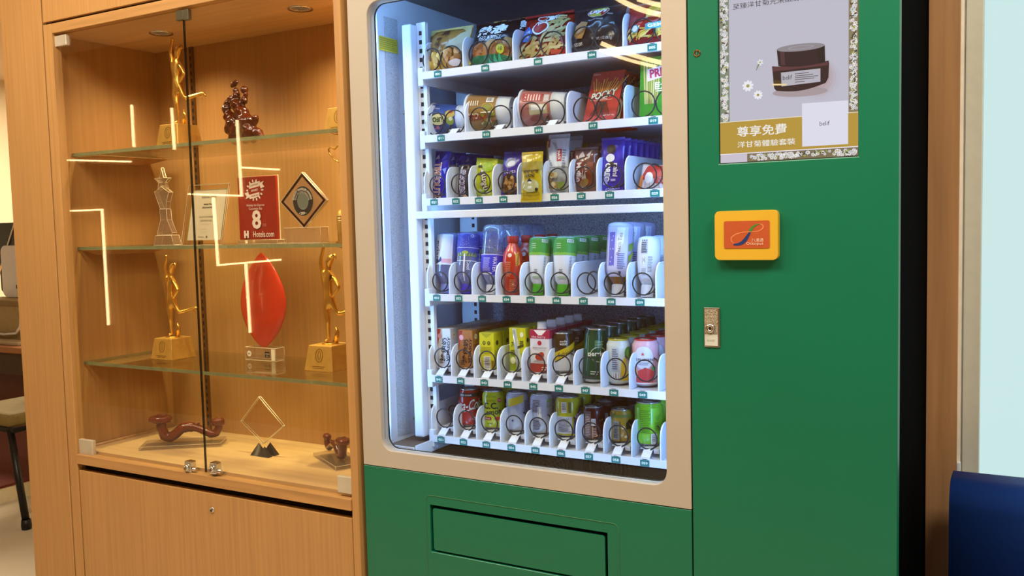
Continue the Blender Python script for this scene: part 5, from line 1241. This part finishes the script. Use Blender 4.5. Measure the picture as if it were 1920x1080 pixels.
def d_corn(pr, w, H):
    pr.rect(-w*.49, H*.94, w*.49, H, '#c9b060').poly([(-w*.49, H*.70), (-w*.28, H*.99), (-w*.49, H*.99)], '#cfc07a').poly([(w*.2, H*.99), (w*.49, H*.99), (w*.49, H*.78)], '#c9bd84').poly([(w*.05, H*.50), (w*.49, H*.92), (w*.49, H*.35)], '#cbbf9a')
    pr.text('粟', -w*.02, H*.84, H*.17, '#4a2410', bold=.03).text('一', -w*.14, H*.68, H*.05, '#4a2410', bold=.03, w=w*.12).text('燒', -w*.16, H*.54, H*.17, '#4a2410', bold=.03)
    r = random.Random(2)
    for k in range(26): pr.h -= pr.step*.5; pr.ell(r.uniform(-.42, .05)*w, r.uniform(.06, .34)*H, w*.06, H*.055, r.choice(['#d9b048', '#e6c466', '#c99a34']), 9, r.random()*3)
    for k in range(12): pr.h -= pr.step*.5; pr.ell(r.uniform(.08, .40)*w, r.uniform(.10, .40)*H, w*.07, H*.06, r.choice(['#b8844a', '#c9a06a', '#9a6a3a', '#c4b09a']), 9, r.random()*3)
    pr.ell(w*.28, H*.14, w*.14, H*.06, '#d8d0d0', rot=.1)
c = bag('corn_snack_bag', 'tan corn snack bag with brown characters, first on top tray', 796, 876, 55, 136, Z1, '#a8793a', d_corn, lean=-.28, group='snack bags on the top tray')
def d_hot(pr, w, H):
    r = random.Random(4)
    pr.text('熱浪', w*.02, H*.70, H*.24, W_, w=w*.66, slant=.15, bold=.05).text('HOT & SPICY', w*.0, H*.53, H*.06, W_, w=w*.52, bold=.03).text('POTATO CHIPS', w*.02, H*.475, H*.035, W_, w=w*.48)
    for u, v, a, b, cl in ((-.22, .28, .17, .15, '#b06a2a'), (.04, .36, .14, .11, '#c9985a'), (.26, .26, .22, .20, '#a8682e'), (-.05, .22, .12, .1, '#b87836'), (.4, .42, .10, .1, '#b98a4a')): pr.ell(w*u, H*v, w*a, H*b, cl, 18, .3)
    for k in range(26): pr.h -= pr.step*.6; pr.ell(r.uniform(-.35, .42)*w, r.uniform(.14, .42)*H, w*.022, H*.014, r.choice(['#8a4a1e', '#d2a860', '#7a3a18']), 6, r.random()*3)
    pr.poly([(-w*.40, H*.05), (w*.46, H*.05), (w*.46, H*.14), (w*.12, H*.18), (-w*.36, H*.18)], '#1f6a44'); pr.ell(w*.27, H*.27, w*.075, H*.095, '#c9cf3a', 18).text('辣', w*.27, H*.27, H*.09, '#3a3a14')
    for k in range(3): pr.poly([(w*(.0+.1*k), H*.06), (w*(.05+.1*k), H*.20), (w*(.09+.1*k), H*.06)], '#3fae84')
    pr.text('6', -w*.43, H*.13, H*.12, '#e6c23a', bold=.03); pr.ell(w*.05, H*.91, w*.07, H*.035, '#b98a4a', rot=.3).ell(w*.2, H*.91, w*.05, H*.035, '#a8783a')
c = bag('spicy_chips_bag', 'black hot and spicy potato chips bag with white brush characters', 876, 962, 42, 126, Z1, '#1d1415', d_hot, lean=-.36, crimp='#3a2420', group='snack bags on the top tray')
r2 = dup(c, 'second black spicy chips bag standing behind the first'); shift(r2, .012, .085, .022)
def d_fries(pr, w, H):
    sticks(pr, w, H, -.42, .45, .05, .42, 46, ['#c9b070', '#b8a060', '#d6c48a', '#a89a5a'], .12, 3, .022)
    sticks(pr, w, H, .12, .42, .35, .85, 22, ['#c9b070', '#b9a868', '#d6c48a'], .10, 5, .022)
    pr.ring(-w*.02, H*.56, w*.17, H*.15, w*.03, W_, 20).ell(-w*.02, H*.56, w*.13, H*.115, '#b02a20', 20).ell(-w*.02, H*.80, w*.12, H*.08, '#e2dcd8', 16).ell(-w*.02, H*.795, w*.09, H*.055, '#b02a20', 14)
    pr.text('薯條', w*.20, H*.80, H*.12, W_, w=w*.2, rot=.5, bold=.04).text('Jagabee', w*.06, H*.68, H*.07, W_, w=w*.3, rot=.4, bold=.03)
    pr.poly([(-w*.40, H*.34), (-w*.22, H*.30), (-w*.16, H*.46), (-w*.26, H*.62), (-w*.40, H*.56)], '#3f66b8').text('新風味', -w*.29, H*.48, H*.055, W_).text('不辣', -w*.29, H*.40, H*.06, W_); pr.rect(w*.22, H*.06, w*.42, H*.12, '#c24a34').rect(-w*.49, H*.94, w*.49, H, '#9a1f18')
c = bag('potato_sticks_bag', 'red bag of potato fries with blue badge on top tray', 968, 1062, 32, 112, Z1, '#a8281c', d_fries, lean=-.44, crimp='#8a1d16', group='snack bags on the top tray')
def d_lays(pr, w, H):
    pr.ell(w*.04, H*.80, w*.205, H*.135, '#e6e2e0', 28).ell(w*.04, H*.80, w*.195, H*.125, '#a81f1c', 28)
    pr.poly([(w*.04+w*.195*math.cos(a), H*.80+H*.125*math.sin(a)) for a in [pi*.12+pi*.72*k/10 for k in range(11)]]+[(-w*.06, H*.86), (w*.10, H*.845)], '#b9bf34').poly([(w*.04+w*.17*math.cos(a), H*.80+H*.12*math.sin(a)) for a in [pi*1.15+pi*.5*k/8 for k in range(9)]]+[(w*.10, H*.75), (-w*.05, H*.735)], '#b9bf34')
    pr.text("Lay's", w*.04, H*.80, H*.15, W_, w=w*.33, rot=.06, slant=.1, bold=.05); lines(pr, w*.24, w*.36, H*.69, H*.73, 2, '#a8a6a2', seed=2)
    pr.poly([(-w*.38, H*.36), (-w*.34, H*.52), (-w*.24, H*.60), (-w*.10, H*.55), (-w*.12, H*.40), (-w*.20, H*.26), (-w*.32, H*.27)], '#a87434').ell(-w*.25, H*.44, w*.08, H*.09, '#b98444', rot=.4)
    pr.text('HICKORY SMOKED', w*.04, H*.60, H*.035, '#c9c6c2', w=w*.28).text('NET WT. 1 OZ (28.3 g)', w*.18, H*.22, H*.06, '#d9d6d2', w=w*.36).text('POTATO CHIPS', -w*.30, H*.17, H*.055, '#d9d6d2', w=w*.22, bold=.02).rect(-w*.49, H*.055, w*.49, H*.062, '#c9c6d0')
c = bag('black_chips_bag', 'black potato chips bag with red and yellow round logo', 1064, 1164, 15, 98, Z1, '#232227', d_lays, lean=-.34, crimp='#35343a', group='snack bags on the top tray')
def d_mie(pr, w, H):
    pr.rect(-w*.49, H*.03, w*.49, H*.14, '#8a1620'); sticks(pr, w, H, -.42, .42, .18, .36, 44, ['#d9c05a', '#c9ac48', '#e6d684'], .10, 7, .012)
    pr.poly([(-w*.02, H*.55), (w*.49, H*.55), (w*.49, H*.98), (w*.06, H*.98), (-w*.04, H*.78)], '#b9a03a').text('MIE', w*.28, H*.85, H*.10, '#6a1418', bold=.03).rect(w*.05, H*.55, w*.49, H*.68, '#a83a2a').text('SNACK', w*.25, H*.62, H*.06, '#f2e6c4')
    pr.ell(-w*.25, H*.34, w*.09, H*.08, '#4a9ab0', 6).ell(-w*.25, H*.34, w*.065, H*.06, '#d9e6ea', 6).poly([(-w*.04, H*.28), (w*.36, H*.32), (w*.36, H*.44), (-w*.04, H*.40)], '#3a9ab0').text('GEM', w*.16, H*.36, H*.07, W_, w=w*.28, rot=.08, bold=.03)
c = bag('noodle_snack_bag', 'red noodle snack bag with yellow noodles at the window edge', 1172, 1268, 8, 84, Z1, '#a0202c', d_mie, lean=-.24, crimp='#7a1820', group='snack bags on the top tray')

# ---- row 2: cups on their side and stick boxes
def cup(name, label, xl, xr, yt, yb, col, draw, group='cup noodles on the second tray', base='#cfd6e2'):
    Yc_ = .215
    a = P(xl, (yt+yb)/2, Yc_-.0); b = P(xr, (yt+yb)/2, Yc_); H = (b.x-a.x); R = RAD(yb-yt, (a+b)/2)/2*.97
    t = thing(name, label, 'cup noodles', group=group); m = wrap_mat(col, .3); r0 = R*.72
    rad = lambda z: r0+(R-r0)*min(1, max(0, z/H))
    MB().lathe([(r0*.93, .004), (r0*.96, 0), (r0, .001), (rad(H*.30), H*.30)], 28).build('cup_base', mat('cup_white', base, .4), t)
    MB().lathe([(rad(H*.30)+.0003, H*.30), (rad(H*.95)+.0003, H*.95)], 28, cap=False).build('cup_sleeve', m, t)
    MB().lathe([(rad(H*.95), H*.95), (R*1.05, H*.955), (R*1.06, H*.98), (R*1.03, H), (.001, H)], 28, cap=False).build('lid_rim', mat('cup_white'), t)
    pr = Print(lambda u, v, h: ((rad(v)+.0005+h)*math.sin(u/R), -(rad(v)+.0005+h)*math.cos(u/R), v), lim=R*.25); draw(pr, R, H); pr.build('printed_sleeve', t)
    p = P(xr, (yt+yb)/2, Yc_); t.location = (p.x, Yc_, Z2+R*1.07+.004); t.rotation_euler = (0, -pi/2, 0); t.rotation_euler = Euler((0, -pi/2, 0)).to_matrix().to_4x4().to_euler()
    t.rotation_euler = (Matrix.Rotation(math.radians(8), 3, 'Z') @ Matrix.Rotation(-pi/2, 3, 'Y')).to_euler(); return t
def d_cup1(pr, R, H):
    pr.ell(-R*.10, H*.72, R*.42, H*.22, '#15140f', 26).ell(-R*.10, H*.72, R*.36, H*.185, '#d9d6a8', 26).text('UFO', -R*.10, H*.74, R*.34, '#2f5a2a', w=R*.62, rot=pi/2, bold=.05).text('麵', R*.1, H*.62, R*.22, '#8a2a1e', rot=pi/2, bold=.03)
    pr.ell(R*.25, H*.42, R*.3, H*.12, '#b9a04a', 16).ell(-R*.25, H*.42, R*.3, H*.10, '#8a9a3a', 16).ell(R*.4, H*.40, R*.12, H*.06, '#b03a2a').ell(-R*.1, H*.40, R*.14, H*.05, '#d6cfae').text('Nissin', R*.65, H*.80, R*.14, '#d9d6e6', rot=pi/2).text('香辣', -R*.62, H*.80, R*.24, '#d97a9a', rot=pi/2, bold=.03)
c = cup('blue_cup_noodles', 'blue cup noodles lying on its side, first on second tray', 820, 884, 190, 253, '#2f4f9a', d_cup1)
def d_cup2(pr, R, H):
    pr.rect(R*.55, H*.36, R*.95, H*.52, '#e6e4ea'); barcode(pr, R*.56, H*.37, R*.94, H*.51, 'v'); pr.text('CUP', -R*.25, H*.80, R*.34, '#e6d2b8', w=R*.7, rot=pi/2, bold=.05).text('NOODLES', -R*.35, H*.68, R*.30, '#8a2a34', w=R*1.1, rot=pi/2, bold=.05)
    pr.ring(R*.2, H*.47, R*.28, H*.12, R*.03, '#c9bf4a').ell(R*.2, H*.47, R*.2, H*.09, '#8a8a3a').rect(-R*.12, H*.34, -R*.05, H*.62, '#efe9dc')
    r = random.Random(3)
    for k in range(26): pr.h -= pr.step*.6; pr.ell(-R*r.uniform(.2, .8), H*r.uniform(.34, .60), R*.09, H*.04, r.choice(['#8a8a3a', '#c9b46a', '#a8482a', '#6a7a2a', '#d9cfa8']), 8, r.random()*3)
    lines(pr, R*.3, R*.6, H*.66, H*.90, 5, '#e6d9c4', seed=4)
c = cup('brown_cup_noodles', 'tan brown cup noodles lying on its side with barcode', 889, 964, 172, 246, '#94703c', d_cup2)
def d_cup3(pr, R, H):
    pr.rect(-R*.45, H*.36, R*.15, H*.74, '#b9b08a').rect(-R*.2, H*.40, R*.1, H*.70, '#e4e0d8').rect(R*.3, H*.33, R*.8, H*.44, '#c9c0c4').rect(R*.30, H*.46, R*.85, H*.90, '#a84a4a'); lines(pr, R*.35, R*.8, H*.5, H*.86, 6, '#e6c9c4', seed=4); pr.rect(-R*1.0, H*.33, -R*.5, H*.36, '#7a2a24').ell(-R*.7, H*.6, R*.2, H*.14, '#8a4a44')
c = cup('pink_cup_noodles', 'pinkish red cup noodles lying on its side beside stick box', 987, 1066, 166, 240, '#a86a66', d_cup3)
def stickbox(name, label, x0, x1, yt, yb, col, draw, side, lean, rz, group, dpt=.022):
    Y = .165; a = P(x0, (yt+yb)/2, Y); b = P(x1, (yt+yb)/2, Y); w = (b.x-a.x)/math.cos(rz); H = solve_h((x0+x1)/2, yt, Y, Z2, lean)
    t = thing(name, label, 'snack box', group=group)
    MB().box(-w/2, w/2, 0, dpt, 0, H).build('box_body', wrap_mat(col, .35), t, .0008)
    pr = Print(flat_front(-.0001)); draw(pr, w, H); pr.build('front_print', t)
    pr = Print(flat_side(w/2+.0001)); side(pr, dpt, H); pr.build('side_print', t)
    pr = Print(lambda u, v, h: (u, v, H+h)); pr.rect(-w*.2, .002, w*.45, dpt-.002, '#b98a2a').build('top_flap', t)
    return finish(t, (x0+x1)/2, (yt+yb)/2, Y, Z2+.003, rz, lean)
def d_pocky(pr, w, H):
    pr.text('Glico', -w*.36, H*.955, H*.035, W_, w=w*.22)
    for k in range(13):
        u = -w*.34+w*.055*k; a = -.12+.035*k; v0, v1 = H*(.60+.02*math.sin(k)), H*(.82+.05*math.sin(k*1.7))
        pr.h -= pr.step*.5; pr.poly([(u, v0), (u+w*.034, v0), (u+w*.034+(v1-v0)*a*2.2, v1), (u+(v1-v0)*a*2.2, v1)], ['#d99a34', '#e6b455', '#c98a2a'][k % 3])
    pr.text('POCKY', 0, H*.54, H*.15, '#2a2420', w=w*.80, rot=.16, slant=.25, bold=.11).text('POCKY', 0, H*.54, H*.14, '#d9d6cc', w=w*.77, rot=.16, slant=.25, bold=.03)
    for k in range(9):
        u = -w*.22+w*.05*k; pr.h -= pr.step*.5; pr.poly([(u*.5, H*.40), (u*.5+w*.025, H*.40), (u*1.5+w*.025, H*.13), (u*1.5, H*.13)], ['#3a2014', '#4a2a1a', '#2a160e'][k % 3])
    pr.rect(-w*.32, H*.425, w*.30, H*.432, '#e6cfc4').text('chocolate', -w*.02, H*.455, H*.03, W_, w=w*.3).text('NET WT 40g', w*.28, H*.12, H*.035, '#f0d9cc')
c = stickbox('red_stick_box', 'red chocolate biscuit stick box lettered POCKY', 1090, 1152, 138, 226, '#b02f20', d_pocky, lambda pr, d, H: pr.rect(d*.12, H*.10, d*.88, H*.45, '#d9c9a0').rect(d*.12, H*.48, d*.88, H*.92, '#3a2a3a').text('POCKY', d*.5, H*.7, d*.5, '#c9c4cc', rot=pi/2, w=H*.36), -.46, -.04, 'red stick boxes')
rear(c, 3, .040, '# red stick box from the front in the lane tagged 017')
def d_pretz(pr, w, H):
    for k in range(7):
        u = -w*.40+w*.075*k; pr.h -= pr.step*.5; pr.poly([(u*.7-w*.08, H*.24), (u*.7-w*.04, H*.24), (u+w*.03, H*.95), (u-w*.015, H*.95)], ['#c4b872', '#d4c98c', '#aea258'][k % 3])
    pr.poly([(-w*.30, H*.60), (w*.49, H*.70), (w*.49, H*.88), (-w*.30, H*.80)], '#e2d6e4').text('PRETZ', w*.14, H*.745, H*.14, '#b0285a', w=w*.74, rot=.10, bold=.04).text('巨大', w*.08, H*.52, H*.13, W_, w=w*.32, bold=.03); lines(pr, -w*.05, w*.30, H*.42, H*.45, 1, W_)
    pr.rect(w*.2, H*.20, w*.35, H*.22, '#9ad08a')
c = stickbox('green_stick_box', 'green biscuit stick box lettered PRETZ at window edge', 1197, 1266, 108, 214, '#2f8f2a', d_pretz, lambda pr, d, H: pr.rect(d*.1, H*.1, d*.9, H*.9, '#1f6a1d'), -.10, 0, 'green stick boxes')
rear(c, 1, .040, '# green stick box from the front in the lane tagged 019')

# ---- row 3: bars and small packs
def wrp(name, label, x0, x1, yt, yb, col, draw, T=.010, **k): return bag(name, label, x0, x1, yt, yb, Z3, col, draw, T=T, cat='snack pack', Y=k.pop('Y', .175), **k)
def d_time(pr, w, H):
    pr.text('TIMEOUTS', -w*.12, H*.40, w*.52, '#e9e2ea', w=H*.72, rot=-pi/2, bold=.05).text('TIMEOUTS', -w*.12, H*.40, w*.44, '#8a2418', w=H*.70, rot=-pi/2, bold=.0)
    pr.poly([(w*.2, H*.62), (w*.42, H*.66), (w*.36, H*.52)], '#8aa0f4').poly([(-w*.4, H*.82), (-w*.2, H*.93), (-w*.1, H*.84)], '#a9b8f8').poly([(w*.05, H*.80), (w*.3, H*.95), (w*.4, H*.86)], '#4a5ae0')
c = wrp('blue_chocolate_bar', 'shiny blue chocolate bar with vertical white lettering', 808, 836, 284, 372, '#1f22a8', d_time, crimp='#2a30c0', group='blue chocolate bars', ry=.06)
rear(c, 3, .072, '# blue chocolate bar from the front in the lane tagged 021')
def d_snick(pr, w, H):
    pr.rect(-w*.34, H*.06, w*.42, H*.86, '#2a1a3a').text('SNICKERS', w*.05, H*.46, w*.50, '#e6e6f2', w=H*.76, rot=-pi/2, bold=.05, slant=.15).text('SNICKERS', w*.05, H*.46, w*.40, '#2f2f9a', w=H*.74, rot=-pi/2, slant=.15).rect(-w*.42, H*.08, -w*.38, H*.8, '#d9d6e2'); pr.ell(w*.25, H*.06, w*.2, H*.04, '#c9a86a').text('8', -w*.1, H*.90, w*.3, W_)
c = wrp('peanut_chocolate_bar', 'dark brown chocolate bar with white vertical lettering', 857, 878, 309, 369, '#241418', d_snick, crimp='#3a2a2a', group='dark peanut bars')
rear(c, 2, .072, '# dark peanut chocolate bar from the front in the lane tagged 022')
def d_mm(pr, w, H):
    pr.text("m&m's", w*.02, H*.42, w*.36, '#1d1a14', w=H*.62, rot=pi/2+.25, bold=.10).text("m&m's", w*.02, H*.42, w*.33, '#d9d6c8', w=H*.60, rot=pi/2+.25, bold=.02); pr.ell(w*.14, H*.78, w*.24, H*.13, '#8fae1e', 18); pr.text('S', -w*.22, H*.78, w*.2, '#1d1a14', rot=pi/2, bold=.05)
    r = random.Random(2)
    for k in range(9): pr.h -= pr.step*.5; pr.ell(r.uniform(-.3, .35)*w, r.uniform(.06, .2)*H, w*.08, H*.035, r.choice(['#9ab83a', '#b9c48a', '#6a7a2a']), 10)
c = wrp('lime_sweets_pack', 'lime yellow chocolate sweets pack with dark rotated lettering', 884, 924, 297, 368, '#b4bd16', d_mm, crimp='#c9cf2a', group='lime sweets packs', ry=.1)
rear(c, 2, .072, '# lime sweets pack from the front in the lane tagged 023')
def d_nuts(pr, w, H):
    pr.ell(-w*.02, H*.74, w*.34, H*.10, '#8a90b8', 18, .2).ell(w*.02, H*.73, w*.22, H*.06, '#d4d8ee', 14, .3).text('Nuts', 0, H*.55, H*.08, '#c9c4e6', w=w*.6, rot=.15); pr.ell(0, H*.26, w*.46, H*.24, '#2a160c', 24); r = random.Random(5)
    for k in range(34): pr.h -= pr.step*.5; a = r.uniform(0, 6.28); q = r.uniform(0, 1)**.5; pr.ell(w*.40*q*math.cos(a), H*.26+H*.19*q*math.sin(a), w*.11, H*.040, r.choice(['#8a5a2a', '#a87840', '#6a3f1c', '#c49a62']), 9, r.random()*3)
c = wrp('mixed_nuts_pack', 'violet pack with a window of mixed brown nuts', 938, 973, 285, 366, '#3a2a9a', d_nuts, crimp='#4a3aa8', group='mixed nut packs', ry=.05)
rear(c, 2, .072, '# violet nut pack from the front in the lane tagged 024')
def d_almond(pr, w, H):
    pr.rect(-w*.49, H*.62, w*.49, H*.80, '#8a7a14').text('HONEY BUTTER', w*.05, H*.60, H*.065, '#2a2408', w=w*.72, slant=.2, bold=.03).text('ALMOND', w*.0, H*.52, H*.07, '#2a2408', w=w*.5, slant=.2, bold=.03).rect(-w*.3, H*.47, w*.35, H*.475, '#5a4a10')
    pr.ell(w*.02, H*.32, w*.40, H*.13, '#a8a87a', 20).poly([(-w*.12, H*.40), (w*.12, H*.40), (w*.0, H*.47)], '#2a2a2e').rect(-w*.05, H*.36, w*.08, H*.40, '#d9dbe0').rect(-w*.08, H*.26, w*.10, H*.31, '#c9d0d0').poly([(-w*.38, H*.26), (-w*.22, H*.36), (-w*.2, H*.32)], '#e6e2c4').ell(w*.32, H*.24, w*.07, H*.03, '#1d1a14', rot=.9).rect(-w*.44, H*.16, w*.44, H*.18, '#7a6a10')
c = bag('honey_almond_pack', 'mustard yellow almond pack hanging over its number tag', 975, 1015, 285, 372, Z3-.016, '#b39a18', d_almond, T=.010, cat='snack pack', Y=.122, crimp='#c9b02a', group='mustard almond packs', lean=-.10)
c2 = dup(c, 'second mustard almond pack, standing taller behind the first'); c2.location = Vector(c.location)+Vector((.03, .075, .030)); rear(c2, 2, .06, '# taller mustard almond pack further back in lane 025')
def d_trail(pr, w, H):
    pr.rect(-w*.49, H*.45, w*.49, H*.92, '#cfd8ea').text('California', -w*.10, H*.82, w*.16, '#3a4054', w=w*.42, rot=-1.0, slant=.2).rect(w*.02, H*.54, w*.24, H*.74, '#a81f34').text('SNACK', w*.13, H*.64, w*.12, W_, w=H*.16, rot=-pi/2+.1, bold=.03).rect(-w*.49, H*.78, -w*.36, H*.92, '#8a1f34').text('Fruit & Nut', -w*.32, H*.56, w*.11, '#2a3044', w=H*.22, rot=-1.1); lines(pr, w*.28, w*.42, H*.36, H*.74, 9, '#7a86a4', seed=3)
    r = random.Random(6)
    for k in range(18): pr.h -= pr.step*.5; pr.ell(r.uniform(-.36, .1)*w, r.uniform(.08, .38)*H, w*.09, H*.04, r.choice(['#a8823a', '#c9a85a', '#8a6a2a', '#d9c9a0']), 9, r.random()*3)
    pr.rect(w*.12, H*.06, w*.40, H*.2, '#8aa04a')
c = wrp('trail_mix_pack', 'white trail mix pack with red sticker and clear lower half', 1024, 1064, 252, 359, '#aeb6c4', d_trail, crimp='#c9d0dc', group='white trail mix packs', T=.012)
rear(c, 1, .072, '# white trail mix pack from the front in the lane tagged 026')
def d_muffin(pr, w, H):
    pr.rect(-w*.40, H*.22, w*.02, H*.68, '#6a2014').text('Muffin', -w*.18, H*.45, w*.24, '#e2d6d2', w=H*.40, rot=-pi/2, bold=.02).text('SOFT', w*.12, H*.52, w*.12, '#d9d2ce', w=H*.18, rot=-1.3).rect(w*.18, H*.16, w*.40, H*.66, '#7a3420')
    for p in (((-.3, .72), (-.1, .9), (.05, .78)), ((.1, .8), (.3, .93), (.25, .74)), ((-.1, .1), (.1, .45), (.16, .2)), ((-.05, .3), (.0, .5), (.05, .26))): pr.poly([(w*a, H*b) for a, b in p], '#b9aeb0')
    pr.ell(w*.05, H*.22, w*.2, H*.08, '#8a6a3a', rot=.5)
c = wrp('brown_cake_pack', 'crinkled clear pack of brown cake with dark red label', 1074, 1119, 276, 360, '#6e4a44', d_muffin, T=.016, crimp='#a89a9c', group='brown cake packs', rough=.15)
rear(c, 1, .072, '# brown cake pack from the front in the lane tagged 027', .012)
def d_cookie(pr, w, H):
    pr.ell(-w*.02, H*.78, w*.20, H*.085, '#2a1a1c', 18).ell(-w*.05, H*.62, w*.19, H*.075, '#e2e4ee', 18).ell(-w*.02, H*.50, w*.17, H*.05, '#1d1416', 16).text('OREO', -w*.16, H*.36, w*.26, W_, w=H*.34, rot=-pi/2-.1, bold=.05).text('mini', w*.2, H*.40, w*.2, '#e6e6f6', w=H*.24, rot=-pi/2-.1, bold=.03).text('cookies', w*.05, H*.08, H*.07, '#d2d2f0', w=w*.6, rot=.15)
    pr.rect(-w*.35, H*.14, -w*.15, H*.26, '#a9a9e8'); pr.rect(w*.0, H*.2, w*.2, H*.24, '#a9a9e8')
c = wrp('violet_cookie_pack', 'bright violet blue sandwich cookie pack, front of its row', 1124, 1168, 258, 356, '#3a2fae', d_cookie, crimp='#6a5fd0', group='violet cookie packs', T=.007, Y=.165)
rear(c, 6, .038, '# violet cookie pack from the front in the lane tagged 028')
def d_kinder(pr, w, H):
    pr.poly([(-w*.5, H*.30), (w*.5, H*.55), (w*.5, H*1.0), (-w*.3, H*.95)], '#b8322c').ell(-w*.20, H*.42, w*.12, H*.20, W_, 18).text('kinder', w*.18, H*.38, H*.30, '#c23a2a', w=w*.44, rot=.05, bold=.04).rect(-w*.49, H*.0, -w*.38, H*.5, '#d9742a')
    for k in range(6): pr.h -= pr.step*.5; pr.rect(w*(-.3+.14*k), H*.04, w*(-.29+.14*k), H*.26, '#c24a3a')
c = bag('red_white_sweets_bag', 'red and white sweets bag lying low at the window edge', 1195, 1262, 310, 356, Z3, '#dcd6da', d_kinder, T=.016, Y=.185, cat='snack bag', crimp='#c9c2c8', lean=-.3, ry=.12)
